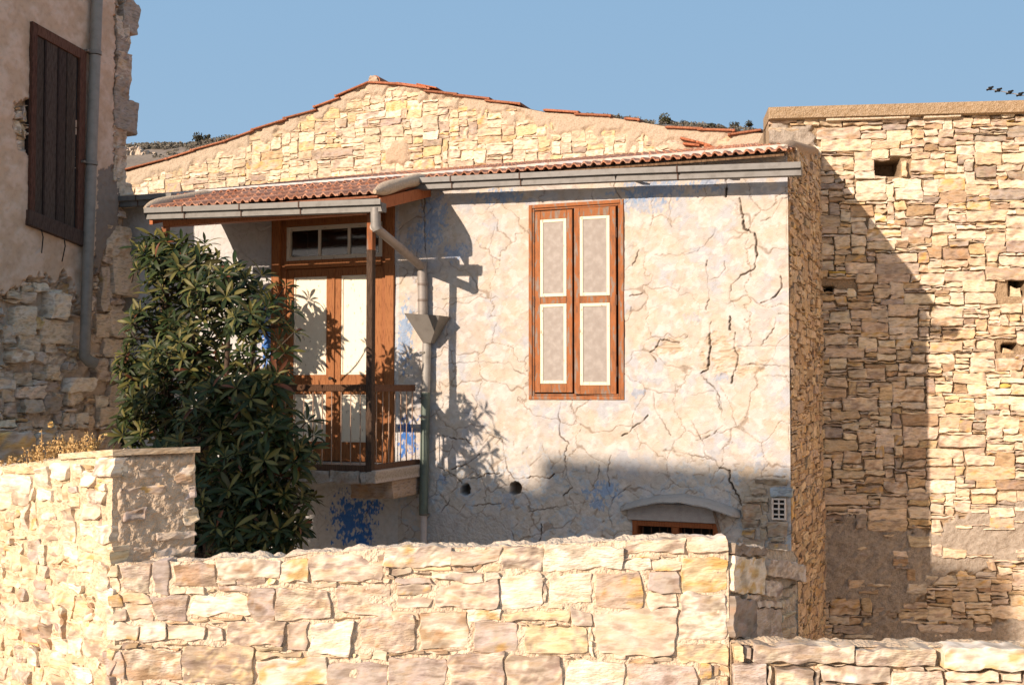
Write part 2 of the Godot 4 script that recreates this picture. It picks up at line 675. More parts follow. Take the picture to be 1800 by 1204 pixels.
func ridge(x: float) -> float:
	# height of the skyline of the hill, metres above the lane, at 150 m
	var keys := [[-140.0, 18.0], [-70.0, 30.4], [-51.0, 32.0], [-41.0, 32.6], [-34.0, 33.7], [-10.0, 36.0], [10.0, 36.1], [17.0, 35.5], [24.0, 35.1], [32.0, 34.2], [60.0, 31.0], [140.0, 20.0]]
	var y := 20.0
	for i in keys.size() - 1:
		if x >= keys[i][0]:
			y = lerpf(keys[i][1], keys[i + 1][1], clampf((x - keys[i][0]) / (keys[i + 1][0] - keys[i][0]), 0, 1))
	return y + na.get_noise_2d(x * 0.12, 3.0) * 0.35

func hill() -> void:
	var mb := MB.new()
	var nx := 141
	var ny := 34
	for j in ny:
		var t := float(j) / (ny - 1)
		for i in nx:
			var x := lerpf(-170.0, 170.0, float(i) / (nx - 1))
			var d := lerpf(70.0, 230.0, t)
			var k := clampf((d - 70.0) / 80.0, 0, 1)
			var h := ridge(x) * (k * k * (3 - 2 * k) * 0.35 + k * 0.65)
			if d > 150.0:
				h = ridge(x) * (1.0 - (d - 150.0) / 80.0 * 0.6)
			h += nb.get_noise_2d(x * 0.08, d * 0.08) * 1.2 * sin(PI * clampf(t * 2.0, 0, 1))
			var dry := sm(-0.1, 0.35, nb.get_noise_2d(x * 0.11 + 9.0, d * 0.11))
			var col := mixc(Color(0.23, 0.19, 0.15), Color(0.34, 0.285, 0.23), dry)
			mb.v.append(Vector3(x, h + 1.6, -d))
			mb.n.append(Vector3.UP)
			mb.c.append(col)
	mb.grid_normals(0, nx, ny)
	for j in ny - 1:
		for i in nx - 1:
			var a := j * nx + i
			mb.ix.append_array([a, a + nx, a + nx + 1, a, a + nx + 1, a + 1])
	var o := part("hill", mb.commit(), M.scrub, self)
	o.set_meta("kind", "structure")
	o.set_meta("label", "dry brown hillside rising behind the roofs")
	o.set_meta("category", "hill")
	# pale cliff
	var r := RandomNumberGenerator.new()
	r.seed = 8
	var cl := MB.new()
	var t := frame(Vector3(-46.4, 30.2, -140.3), Vector3(1, 0, -0.15))
	for i in 9:
		var q := []
		var x0 := -2.6 + i * 0.5
		var hh := 2.6 - absf(i - 3) * 0.27
		for p in [Vector2(x0, -2.2), Vector2(x0 + 1.0, -2.2), Vector2(x0 + 0.95, hh * 0.5), Vector2(x0 + 0.05, hh * 0.55)]:
			q.append(p + Vector2(r.randf_range(-0.15, 0.15), r.randf_range(-0.2, 0.2)))
		stone(cl, q, 0.4 + r.randf() * 0.5, Color(0.50, 0.43, 0.36), r, {"cell": 0.3, "most": 6, "bevel": 0.2, "tilt": 0.4, "rough": 0.35, "wob": 0.1, "bands": 0.2, "back": -2.5})
	var ro := part("cliff", cl.commit(), STONE[0], self)
	ro.transform = t
	ro.set_meta("label", "pale bare rock face on the dry hillside")
	ro.set_meta("category", "rock")
	ro.set_meta("kind", "structure")
	# scrub over the slope and single bushes on the skyline
	var clump := bush_mesh(4, 60)
	var mm := MultiMesh.new()
	mm.transform_format = MultiMesh.TRANSFORM_3D
	mm.use_colors = true
	mm.mesh = clump
	mm.instance_count = 1500
	for i in 1500:
		var x := r.randf_range(-62, -24) if i < 1000 else r.randf_range(10, 40)
		var d := 150.0 - pow(r.randf(), 1.6) * 42.0 + 1.5
		if x > -51.0 and x < -43.0 and d < 142.0:
			d = 143.0 + (d - 110.0) * 0.15
		var k := clampf((d - 70.0) / 80.0, 0, 1)
		var y := ridge(x) * (k * k * (3 - 2 * k) * 0.35 + k * 0.65) + 1.6
		var s := r.randf_range(0.2, 0.62)
		mm.set_instance_transform(i, Transform3D(Basis(Vector3.UP, r.randf() * TAU).scaled(Vector3(s * 1.3, s, s)), Vector3(x, y + s * 0.15, -d)))
		var g := r.randf_range(0.7, 1.5)
		mm.set_instance_color(i, Color(0.19 * g, 0.17 * g, 0.135 * g))
	var sc := MultiMeshInstance3D.new()
	sc.name = "scrub"
	sc.multimesh = mm
	sc.material_override = M.scrub
	sc.set_meta("kind", "stuff")
	sc.set_meta("label", "low brown scrub covering the hillside behind the gable")
	sc.set_meta("category", "scrub")
	add_child(sc)
	var spots := [[357, 239, 1.35, "rounded dark green bush on the hill, above the pale rock face"], [468, 226, 0.7, "small dark bush peeping over the tiled verge of the stone gable"], [398, 243, 0.6, "low dry bush beside the rounded dark bush on the hill"], [1168, 207, 1.15, "light green upright bush on the skyline behind the tiled verge"], [1250, 218, 0.8, "low brown bush on the skyline, midway along the tiled verge"], [1292, 217, 0.75, "olive bush on the skyline between two other low bushes"], [1318, 215, 0.7, "dark bush on the skyline beside the concrete coping"], [1205, 214, 0.55, "small thin bush beside the light green one on the skyline"]]
	for s in spots:
		var d := 149.0
		var dir := ray(s[0], s[1])
		var p: Vector3 = EYE + dir * (d / -dir.z)
		var b := thing("bush", s[3], "bush", Transform3D(Basis(Vector3.UP, s[0] * 0.01).scaled(Vector3.ONE * s[2] * 1.1), Vector3(p.x, p.y - s[2] * 0.55, p.z)), "bushes on the hill")
		var cm := bush_mesh(s[0], 520, 0.11)
		var cr := MeshInstance3D.new()
		cr.name = "crown"
		cr.mesh = cm
		var mt: StandardMaterial3D = M.scrub.duplicate()
		mt.albedo_color = lin(0.11, 0.105, 0.055) if s[0] == 1168 else lin(0.085, 0.082, 0.055)
		cr.material_override = mt
		b.add_child(cr, true)
		var tk := MB.new()
		tk.tint = Color(0.12, 0.09, 0.06)
		tk.tube([Vector3(0, -0.9, 0), Vector3(0.05, 0.2, 0)], [0.12, 0.06], 6)
		part("trunk", tk.commit(), M.bark, b)

func bush_mesh(seed_: int, count: int, leaf := 0.22) -> ArrayMesh:
	var r := RandomNumberGenerator.new()
	r.seed = seed_
	var mb := MB.new()
	var lobes := []
	for i in 7:
		lobes.append([Vector3(r.randf_range(-0.6, 0.6), r.randf_range(-0.2, 0.55), r.randf_range(-0.4, 0.4)), r.randf_range(0.3, 0.6)])
	for i in count:
		var lb: Array = lobes[i % 7]
		var p: Vector3 = lb[0] + Vector3(r.randfn(), r.randfn(), r.randfn()).normalized() * pow(r.randf(), 0.4) * lb[1]
		p = Vector3(p.x, absf(p.y) * 0.9 if r.randf() < 0.8 else p.y * 0.3, p.z)
		var a := Vector3(r.randfn(), r.randfn(), r.randfn()).normalized() * leaf
		var b := a.cross(Vector3(r.randfn(), r.randfn(), r.randfn())).normalized() * leaf * 0.7
		var g := r.randf_range(0.75, 1.25)
		mb.tint = Color(g, g, g)
		mb.quad(p - a, p + b, p + a, p - b)
	return mb.commit()

# ---------------------------------------------------------------- roof tiles
func tile_mesh(width: float, length: float, rolls: int, tint: Color, r: RandomNumberGenerator) -> ArrayMesh:
	# interlocking clay tile with half-round rolls, x across, z down the slope, y up; front edge 14 mm thick
	var mb := MB.new()
	mb.tint = tint
	var n := rolls * 8
	var top := []
	for i in n + 1:
		var x := width * (float(i) / n - 0.5)
		var ph := fmod(float(i) / n * rolls, 1.0)
		var y := 0.010 + 0.027 * maxf(0.0, sin(PI * clampf(ph / 0.62, 0, 1)))
		top.append(Vector2(x, y))
	var k := mb.v.size()
	var zs := [-length, -0.012, 0.0]
	for z in zs:
		for p in top:
			mb.v.append(Vector3(p.x, p.y - (0.004 if z == 0.0 else 0.0) + z * 0.03, z))
			mb.n.append(Vector3.UP)
			mb.c.append(tint)
	for j in 3:
		for i in n + 1:
			var l: Vector2 = top[max(i - 1, 0)]
			var rr: Vector2 = top[min(i + 1, n)]
			mb.n[k + j * (n + 1) + i] = Vector3(-(rr.y - l.y), rr.x - l.x, 0).normalized()
	for j in 2:
		for i in n:
			var a := k + j * (n + 1) + i
			var b := a + n + 1
			# outward up; z grows to the viewer
			mb.ix.append_array([a, a + 1, b + 1, a, b + 1, b])
	for i in n:
		var p: Vector2 = top[i]
		var q: Vector2 = top[i + 1]
		mb.quad(Vector3(p.x, p.y - 0.02, 0), Vector3(q.x, q.y - 0.02, 0), Vector3(q.x, q.y - 0.004, 0), Vector3(p.x, p.y - 0.004, 0))
		mb.quad(Vector3(p.x, p.y - 0.02 - length * 0.03, -length), Vector3(q.x, q.y - 0.02 - length * 0.03, -length), Vector3(q.x, q.y - 0.02, 0), Vector3(p.x, p.y - 0.02, 0))
	return mb.commit()

func tile_set(width: float, length: float, rolls: int, r: RandomNumberGenerator) -> Array:
	var out := []
	for c in [Color(0.47, 0.235, 0.145), Color(0.42, 0.20, 0.125), Color(0.52, 0.285, 0.19), Color(0.37, 0.20, 0.14), Color(0.46, 0.28, 0.20)]:
		out.append(tile_mesh(width, length, rolls, c, r))
	return out

func tiled(parent: Node3D, at: Vector3, across: int, rows: int, width: float, expose: float, slope: float, set_: Array, r: RandomNumberGenerator, inset := 0.0) -> void:
	# at: left end of the eave in the parent's axes (u, v, w)
	var b := Basis(Vector3(1, 0, 0), slope)
	for k in rows:
		for i in across:
			var x := (i + 0.5) * width
			if x > across * width - k * expose * inset - 0.02 and k > 0:
				continue
			var p := at + Vector3(x, 0, 0) + b * Vector3(r.randf_range(-0.004, 0.004), 0.010 + r.randf_range(0, 0.006), -k * expose + r.randf_range(-0.008, 0.008))
			var o := part("tile", set_[r.randi() % set_.size()], M.tile, parent)
			o.transform = Transform3D(b * Basis(Vector3.UP, r.randf_range(-0.02, 0.02)) * Basis(Vector3(1, 0, 0), -0.03), p)

# ---------------------------------------------------------------- the blue cracked house
var H := Transform3D()
var crack_d := PackedFloat32Array()
var crack_w := PackedFloat32Array()
var cg := [0.0, 0.0, 0.0, 0, 0]

func crack_map(t: Transform3D, u0: float, v0: float, u1: float, v1: float, step: float, lines: Array, r: RandomNumberGenerator) -> void:
	var nx := int((u1 - u0) / step) + 1
	var ny := int((v1 - v0) / step) + 1
	cg = [u0, v0, step, nx, ny]
	crack_d.resize(nx * ny)
	crack_d.fill(9.0)
	crack_w.resize(nx * ny)
	crack_w.fill(0.0)
	for l in lines:
		var wd: float = l[0]
		var pts: Array = l[1]
		var prev := Vector2.INF
		for i in range(0, pts.size(), 2):
			var p := on2(t, pts[i], pts[i + 1])
			if prev != Vector2.INF:
				var m := maxi(2, int(prev.distance_to(p) / 0.022))
				var a := prev
				var ww := wd * 0.45
				for s in range(1, m + 1):
					var b := prev.lerp(p, float(s) / m)
					if s < m:
						b += Vector2(r.randf_range(-1, 1), r.randf_range(-1, 1)) * 0.009
					ww = clampf(ww + wd * r.randf_range(-0.22, 0.22), wd * 0.15, wd * 0.8)
					stamp(a, b, ww)
					a = b
			prev = p

func stamp(a: Vector2, b: Vector2, wd: float) -> void:
	var pad := 0.03
	var i0 := maxi(0, int((minf(a.x, b.x) - pad - cg[0]) / cg[2]))
	var i1 := mini(cg[3] - 1, int((maxf(a.x, b.x) + pad - cg[0]) / cg[2]) + 1)
	var j0 := maxi(0, int((minf(a.y, b.y) - pad - cg[1]) / cg[2]))
	var j1 := mini(cg[4] - 1, int((maxf(a.y, b.y) + pad - cg[1]) / cg[2]) + 1)
	for j in range(j0, j1 + 1):
		for i in range(i0, i1 + 1):
			var p := Vector2(cg[0] + i * cg[2], cg[1] + j * cg[2])
			var q := Geometry2D.get_closest_point_to_segment(p, a, b)
			var d := p.distance_to(q)
			var side := (b - a).cross(p - a)
			var k: int = j * cg[3] + i
			if d < crack_d[k]:
				crack_d[k] = d
				crack_w[k] = wd if side > 0.0 else -wd

func crack_at(u: float, v: float) -> Vector2:
	var i := int((u - cg[0]) / cg[2] + 0.5)
	var j := int((v - cg[1]) / cg[2] + 0.5)
	if i < 0 or j < 0 or i >= cg[3] or j >= cg[4]:
		return Vector2(9, 0)
	var k: int = j * cg[3] + i
	return Vector2(crack_d[k], crack_w[k])

func board(o: Node3D, called: String, m: Material, a: Vector2, b: Vector2, w0: float, w1: float, tint: Color, bev := 0.004) -> MeshInstance3D:
	return solid(o, called, Vector3(a.x, a.y, w0), Vector3(b.x, b.y, w1), m, tint, bev)

func group_node(called: String, parent: Node3D, at := Vector3.ZERO) -> Node3D:
	var g := Node3D.new()
	g.name = called
	parent.add_child(g, true)
	g.position = at
	return g

func main_house() -> void:
	H = frame(Vector3(0, -1.6, -11.2), Vector3(1, 0, 0.4))
	var h := thing("village_house", "cracked cream and faded blue plaster house with brown shuttered window and balcony", "house", H)
	var r := RandomNumberGenerator.new()
	r.seed = 401
	var uR := on(H, 1388, 600).x
	var uL := on(H, 196, 500).x
	var v_eave := on(H, 1000, 297, 0.2).y
	# ---- openings
	var wTL := on2(H, 930, 361)
	var wBR := on2(H, 1098, 703)
	var dTL := on2(H, 479, 372)
	var dBR := on2(H, 692, 815)
	var lTL := on2(H, 1112, 914)
	var lBR := on2(H, 1264, 1010)
	var holes := [Rect2(wTL.x, wBR.y, wBR.x - wTL.x, wTL.y - wBR.y), Rect2(dTL.x, dBR.y, dBR.x - dTL.x, dTL.y - dBR.y), Rect2(lTL.x, lBR.y, lBR.x - lTL.x, lTL.y - lBR.y)]
	# ---- cracks in the render, followed from the photograph
	var cr := [
		[0.020, [1275, 310, 1277, 330, 1276, 346]], [0.016, [1300, 349, 1303, 370, 1307, 387, 1308, 403, 1326, 410, 1330, 425, 1330, 450, 1325, 473, 1302, 483]], [0.006, [1302, 483, 1285, 500, 1282, 523, 1292, 539]],
		[0.013, [1283, 556, 1283, 579]], [0.010, [1292, 584, 1290, 607, 1297, 628, 1293, 645, 1286, 673]], [0.004, [1258, 401, 1255, 412, 1239, 432, 1225, 443, 1187, 448, 1152, 448]],
		[0.006, [1243, 457, 1241, 467, 1244, 490]], [0.005, [1244, 490, 1246, 523, 1241, 544]], [0.012, [1250, 565, 1246, 589, 1248, 614, 1244, 649, 1232, 656]], [0.004, [1274, 459, 1274, 474, 1262, 488, 1246, 492]],
		[0.006, [1386, 347, 1375, 349, 1358, 382, 1337, 389]], [0.008, [1372, 485, 1374, 506, 1358, 523, 1337, 532]], [0.008, [1368, 551, 1388, 551]], [0.007, [1363, 558, 1361, 576, 1347, 596, 1337, 607]],
		[0.007, [1208, 591, 1194, 602, 1162, 596, 1152, 614, 1143, 619, 1155, 635]], [0.006, [1124, 440, 1112, 466]], [0.003, [1112, 466, 1100, 474]], [0.003, [1295, 609, 1340, 608, 1386, 607]], [0.004, [880, 638, 897, 637, 903, 649, 925, 659]],
		[0.005, [1232, 659, 1257, 684, 1266, 720]], [0.004, [1255, 687, 1215, 694]], [0.011, [1140, 730, 1126, 744, 1112, 752, 1104, 762, 1094, 766]], [0.008, [1271, 748, 1255, 762, 1239, 770, 1223, 774]],
		[0.013, [1257, 808, 1263, 822, 1283, 827, 1281, 843, 1289, 859, 1299, 875, 1303, 888]], [0.006, [1261, 688, 1267, 712, 1268, 734]], [0.006, [987, 707, 983, 725, 985, 765, 1001, 780]], [0.006, [1001, 780, 993, 794, 994, 813, 998, 840, 1007, 857, 990, 871]],
		[0.007, [861, 765, 849, 781, 830, 784, 820, 772, 804, 772, 790, 768, 769, 765]], [0.007, [861, 765, 884, 773, 886, 800, 894, 829, 905, 842]], [0.007, [878, 832, 857, 832, 838, 842, 822, 840]], [0.008, [905, 842, 926, 840, 942, 837, 966, 841, 974, 833]],
		[0.007, [844, 797, 830, 808, 820, 816, 793, 825]], [0.005, [881, 885, 846, 887, 830, 890]], [0.013, [952, 922, 951, 946, 947, 960]], [0.006, [1054, 818, 1052, 840, 1040, 858]], [0.004, [1067, 855, 1076, 874]], [0.006, [825, 727, 801, 724]],
		[0.007, [830, 746, 852, 752, 861, 765]], [0.005, [836, 719, 840, 709, 830, 693]], [0.004, [1055, 880, 1020, 884, 985, 890, 930, 900]], [0.005, [1215, 740, 1235, 775, 1240, 800, 1257, 808]], [0.004, [1150, 690, 1153, 720, 1180, 765]],
		[0.005, [778, 525, 800, 524, 828, 520, 848, 517]], [0.004, [780, 640, 812, 637, 848, 635, 880, 638]], [0.004, [735, 560, 748, 590]], [0.005, [1108, 520, 1130, 515]], [0.003, [1180, 340, 1178, 380, 1182, 400]], [0.003, [870, 400, 860, 440, 872, 480]],
		[0.004, [1345, 660, 1388, 662]], [0.004, [1170, 790, 1210, 798, 1257, 808]], [0.004, [1075, 800, 1068, 830, 1072, 855]], [0.006, [1083, 318, 1080, 330, 1088, 343, 1096, 355]], [0.005, [745, 330, 746, 400, 748, 440, 752, 470]],
		[0.004, [1310, 640, 1350, 641, 1388, 645]], [0.005, [1100, 860, 1082, 872, 1070, 900, 1078, 930]], [0.005, [1320, 845, 1342, 836, 1380, 838]], [0.005, [770, 820, 800, 836, 812, 850]], [0.005, [790, 880, 776, 900]], [0.004, [655, 880, 640, 910, 650, 950]],
	]
	var y0 := on(H, 900, 1010).y
	crack_map(H, uL, y0, uR, v_eave + 0.1, 0.0072, cr, r)
	# ---- blobs of old blue wash: px, py, rx, ry, strength (2 = deep blue)
	var blues := []
	for b in [[762, 385, 22, 42, 0.8], [735, 420, 18, 22, 0.7], [712, 590, 13, 55, 0.9], [716, 770, 15, 32, 1.5], [745, 745, 8, 20, 1.3], [880, 344, 46, 8, 0.9], [1150, 334, 60, 16, 0.8], [1135, 356, 42, 16, 0.55], [1240, 325, 30, 9, 0.7], [1060, 862, 26, 14, 1.0], [1050, 885, 16, 12, 0.9], [618, 915, 32, 48, 2.0], [655, 890, 16, 14, 1.6], [640, 945, 16, 26, 1.8], [468, 590, 14, 60, 1.7], [800, 445, 22, 12, 0.7], [690, 410, 10, 30, 0.6], [1000, 690, 12, 10, 0.4], [1120, 690, 12, 9, 0.5], [1270, 662, 12, 8, 0.5], [775, 842, 10, 8, 0.7], [890, 880, 14, 14, 0.5], [1380, 862, 18, 6, 0.9], [1335, 812, 10, 14, 0.3], [760, 600, 6, 20, 0.4], [930, 355, 10, 8, 0.4], [1215, 560, 14, 8, 0.3]]:
		var p := on2(H, b[0], b[1])
		var q := on2(H, b[0] + b[2], b[1] + b[3])
		blues.append([p, absf(q.x - p.x), absf(q.y - p.y), b[4]])
	var bare := []
	for b in [[1180, 610, 34, 22], [1270, 620, 46, 40], [1290, 650, 60, 14], [1375, 490, 20, 30], [1340, 870, 50, 60], [1370, 580, 20, 22], [900, 560, 20, 70], [1125, 520, 22, 120], [830, 590, 34, 40], [1210, 520, 36, 60], [850, 460, 30, 40], [1140, 620, 14, 36]]:
		var p := on2(H, b[0], b[1])
		var q := on2(H, b[0] + b[2], b[1] + b[3])
		bare.append([p, absf(q.x - p.x), absf(q.y - p.y)])
	var v_low := on(H, 1100, 800).y
	var v_base := on(H, 900, 905).y
	var u_pipe := on(H, 755, 800).x
	var u_porch := on(H, 700, 600).x
	var cell := FastNoiseLite.new()
	cell.seed = 4
	cell.noise_type = FastNoiseLite.TYPE_CELLULAR
	cell.cellular_return_type = FastNoiseLite.RETURN_DISTANCE2_SUB
	cell.cellular_jitter = 1.0
	cell.frequency = 1.0
	cell.fractal_type = FastNoiseLite.FRACTAL_NONE
	var pits := [[on2(H, 818, 862), 0.055], [on2(H, 907, 858), 0.062], [on2(H, 885, 588), 0.0]]
	var fn := func(u: float, v: float) -> Array:
		var n1 := na.get_noise_2d(u * 1.3, v * 1.3)
		var n2 := nb.get_noise_2d(u * 2.6 + 7.0, v * 2.6)
		var n3 := nc.get_noise_2d(u * 9.0, v * 9.0 + 30.0)
		var col := Color(0.47, 0.45, 0.415)
		# where the top coat has come away the warm undercoat shows
		var peel := sm(0.0, 0.16, n2 + n3 * 0.30) * 0.75
		for b in bare:
			var e := Vector2((u - b[0].x) / b[1], (v - b[0].y) / b[2]).length()
			peel = maxf(peel, 1.0 - sm(0.75, 1.0, e + n3 * 0.6))
		var c2 := Color(0.485, 0.395, 0.285)
		var stony := 0.0
		for b in bare.slice(0, 3):
			var e2 := Vector2((u - b[0].x) / b[1], (v - b[0].y) / b[2]).length()
			stony = maxf(stony, 1.0 - sm(0.55, 0.85, e2 + n3 * 0.7))
		var low := sm(v_low + 0.15, v_low - 0.35, v + n1 * 0.35)
		col = mixc(col, Color(0.385, 0.41, 0.46), sm(-0.12, 0.30, n1 + n3 * 0.3) * 0.7)
		col = mixc(col, Color(0.365, 0.435, 0.50), low * sm(-0.14, -0.04, n2 + n3 * 0.6) * 0.85)
		col = mixc(col, c2 * lerpf(1.0, 1.05, low), peel * lerpf(0.45, 0.75, low))
		var w := n1 * 0.010 + n3 * 0.0022 - peel * 0.003
		# bare coursed slivers of stone where the render is gone
		if stony > 0.0:
			var strata := nb.get_noise_2d(u * 9.0 + 3.0 + na.get_noise_2d(u * 3.0, v * 9.0), v * 34.0)
			w += stony * (strata * 0.012 - 0.005)
			col = mixc(col, mixc(Color(0.40, 0.29, 0.19), Color(0.52, 0.44, 0.34), strata * 1.6 + 0.6), stony * 0.75)
		# flaked plates of lime wash
		var flake := nc.get_noise_2d(u * 5.0 + 60.0, v * 6.0)
		var fk := sm(0.10, 0.13, flake)
		w += fk * 0.002
		col = mixc(col, Color(0.57, 0.54, 0.51), fk * 0.55 * (1.0 - low * 0.35))
		var fk2 := sm(0.06, 0.10, nc.get_noise_2d(u * 4.0 + 90.0, v * 4.5 + 11.0))
		col = mixc(col, Color(0.48, 0.39, 0.285), fk2 * 0.32 * (1.0 - low))
		# fine map cracking
		var hx := na.get_noise_2d(u * 4.0, v * 4.0 + 5.0) * 0.16 + n3 * 0.05 + nb.get_noise_2d(u * 34.0, v * 34.0) * 0.03
		var cv := cell.get_noise_2d(u * 2.3 + hx, v * 2.3 + na.get_noise_2d(u * 4.0 + 9.0, v * 4.0) * 0.16) + 1.0
		var hair := sm(0.030, 0.008, cv) * sm(-0.38, -0.05, na.get_noise_2d(u * 0.9 + 40.0, v * 0.9))
		if low > 0.3:
			var cv2 := cell.get_noise_2d(u * 5.2 + hx + 20.0, v * 5.2 + hx) + 1.0
			hair = maxf(hair, sm(0.09, 0.02, cv2) * sm(-0.2, 0.1, n2) * 0.9 * sm(-0.3, 0.25, n3))
			w += nc.get_noise_2d(u * 16.0, v * 16.0) * 0.006 * low
		w -= hair * 0.006
		col = mixc(col, Color(0.20, 0.145, 0.10), hair * 0.62)
		if u < u_porch:
			col = mixc(col, Color(0.50, 0.52, 0.53), 0.75)
		# the pale mortar scar beside the downpipe and the rough grey base coat
		if v < v_base and u < on_u(1.0) + 0.6 and u > u_pipe:
			col = mixc(col, Color(0.43, 0.41, 0.385), 0.7)
			w += nc.get_noise_2d(u * 40.0, v * 40.0) * 0.006
		for b in blues:
			var e := Vector2((u - b[0].x) / b[1], (v - b[0].y) / b[2]).length()
			if e < 1.5:
				var k := sm(1.1, 0.55, e + n3 * 1.1 + nb.get_noise_2d(u * 30.0, v * 16.0) * 0.9)
				var s: float = b[3]
				col = mixc(col, Color(0.19, 0.31, 0.50) if s < 1.1 else Color(0.035, 0.15, 0.46), k * minf(s, 0.95) * (0.85 if s < 1.1 else 1.0))
				w += k * 0.002
		var cd := crack_at(u, v)
		if cd.x < 0.03:
			var half := absf(cd.y)
			var g := 1.0 - sm(half * 0.5, half * 0.5 + 0.0065, cd.x)
			w += (0.006 if cd.y > 0.0 else -0.002) * exp(-cd.x * 45.0) * minf(1.0, half / 0.008)
			w -= g * minf(0.05, half * 3.0)
			col = mixc(col, Color(0.10, 0.072, 0.05), g * clampf(half / 0.004, 0.35, 1.0))
		for p in pits:
			var e: float = (Vector2(u, v) - p[0]).length() * (1.0 + n3 * 0.5)
			if p[1] > 0.0 and e < p[1] * 1.3:
				var k := sm(p[1] * 1.1, p[1] * 0.75, e)
				w -= k * 0.16
				col = mixc(col, Color(0.17, 0.14, 0.11), k)
		return [w, col]
	part("facade", sheet(uL, uR, y0, v_eave + 0.12, 0.0072, fn, holes), M.plaster, h)
	# the wall below the garden wall's top, and the body behind the render
	solid(h, "lower_wall", Vector3(uL, 0, -0.4), Vector3(uR, y0 + 0.002, -0.006), M.plaster, Color(0.4, 0.4, 0.4))
	var body := MB.new()
	body.tint = Color(0.45, 0.38, 0.28)
	body.quad(Vector3(uL, 0, -4.98), Vector3(uL, 0, 0), Vector3(uL, v_eave - 0.03, -0.01), Vector3(uL, v_eave + 1.08, -4.98))
	part("end_wall", body.commit(), M.mortar, h)
	# ---- right-hand side wall of rubble
	side_wall(h, uR, v_eave, r)
	# ---- window with its two shutters
	window(h, wTL, wBR)
	door(h, dTL, dBR)
	low_window(h, lTL, lBR)
	roofs(h, uL, uR, v_eave, r)
	balcony(h, r)
	pipes(h)

func on_u(_x: float) -> float:
	return on(H, 800, 900).x

func side_wall(h: Node3D, uR: float, v_eave: float, r: RandomNumberGenerator) -> void:
	# its own axes: x runs back from the front corner, z faces along the house's u
	var g := Node3D.new()
	g.name = "side_wall"
	h.add_child(g, true)
	g.transform = Transform3D(Basis(Vector3(0, 0, -1), Vector3(0, 1, 0), Vector3(1, 0, 0)), Vector3(uR, 0, 0))
	var top := func(x: float) -> float: return v_eave + 0.10 + x * 0.17
	var fn := func(u: float, v: float) -> Array:
		var n := nb.get_noise_2d(u * 9.0, v * 6.0)
		var vv := minf(v, top.call(u))
		return [-0.014 + n * 0.012 + nc.get_noise_2d(u * 25.0, vv * 25.0) * 0.004, mixc(Color(0.40, 0.29, 0.19), Color(0.50, 0.38, 0.26), n + 0.5)]
	var mb := sheet(0.0, 2.75, 0.0, v_eave + 0.5, 0.03, func(u: float, v: float) -> Array:
		var q: Array = fn.call(u, v)
		return q)
	# trim the sheet along the sloping top by moving the vertices down onto it
	var a := mb.surface_get_arrays(0)
	var vs: PackedVector3Array = a[Mesh.ARRAY_VERTEX]
	for i in vs.size():
		vs[i].y = minf(vs[i].y, top.call(vs[i].x))
	a[Mesh.ARRAY_VERTEX] = vs
	var m2 := ArrayMesh.new()
	m2.add_surface_from_arrays(Mesh.PRIMITIVE_TRIANGLES, a)
	part("mortar_bed", m2, M.mortar, g)
	var skirt := MB.new()
	skirt.tint = Color(0.42, 0.33, 0.235)
	for i in 10:
		var xa := i * 0.27
		var xb := xa + 0.27
		# from the wall head up to the inset edge of the tiles
		skirt.quad(Vector3(xa, top.call(xa) - 0.005, -0.02), Vector3(xb, top.call(xb) - 0.005, -0.02), Vector3(xb, v_eave + 0.07 + (xb + 0.2) * 0.222, -0.10 - xb * 0.16), Vector3(xa, v_eave + 0.07 + (xa + 0.2) * 0.222, -0.10 - xa * 0.16))
	part("mortar_fillet", skirt.commit(), M.mortar, g)
	var cap := MB.new()
	cap.tint = Color(0.36, 0.27, 0.185)
	cap.tube([Vector3(0.10, v_eave + 0.05, -0.09), Vector3(0.8, top.call(0.8) + 0.01, -0.09), Vector3(1.7, top.call(1.7) - 0.01, -0.09), Vector3(2.7, top.call(2.7), -0.09)], [0.07, 0.08, 0.09, 0.08], 10)
	part("mortar_cap", cap.commit(), M.mortar, g)
	var items := []
	var pal := palette([[3.0, Color(0.47, 0.385, 0.285)], [2.0, Color(0.54, 0.455, 0.35)], [1.0, Color(0.38, 0.295, 0.215)], [0.8, Color(0.42, 0.36, 0.30)]])
	for rc in lay(0.03, 2.7, 0.1, v_eave + 0.45, r, {"hmin": 0.04, "hmax": 0.12, "wmin": 0.2, "wmax": 0.75, "sliver": 0.3}):
		if rc.end.y > top.call(rc.position.x) or r.randf() < 0.08:
			continue
		items.append([quad_of(rc, r, 0.006, 0.02), r.randf_range(-0.004, 0.018), stone_color(r, pal)])
	var keep := g.transform
	g.transform = H * keep
	set_stones(g, items, r, {"cell": 0.05, "most": 8, "bevel": 0.006, "tilt": 0.010, "rough": 0.006, "wob": 0.010, "bands": 0.2, "back": -0.05, "parts": 200})
	g.transform = keep

func ring(o: Node3D, called: String, m: Material, a: Vector2, b: Vector2, th: float, w0: float, w1: float, tint: Color) -> void:
	# rectangular frame from a (bottom left) to b (top right), four lengths of wood butted together
	board(o, called, m, Vector2(a.x, a.y), Vector2(a.x + th, b.y), w0, w1, tint)
	board(o, called, m, Vector2(b.x - th, a.y), Vector2(b.x, b.y), w0, w1, tint)
	board(o, called, m, Vector2(a.x + th, b.y - th), Vector2(b.x - th, b.y), w0, w1 - 0.0015, tint)
	board(o, called, m, Vector2(a.x + th, a.y), Vector2(b.x - th, a.y + th), w0, w1 - 0.0015, tint)

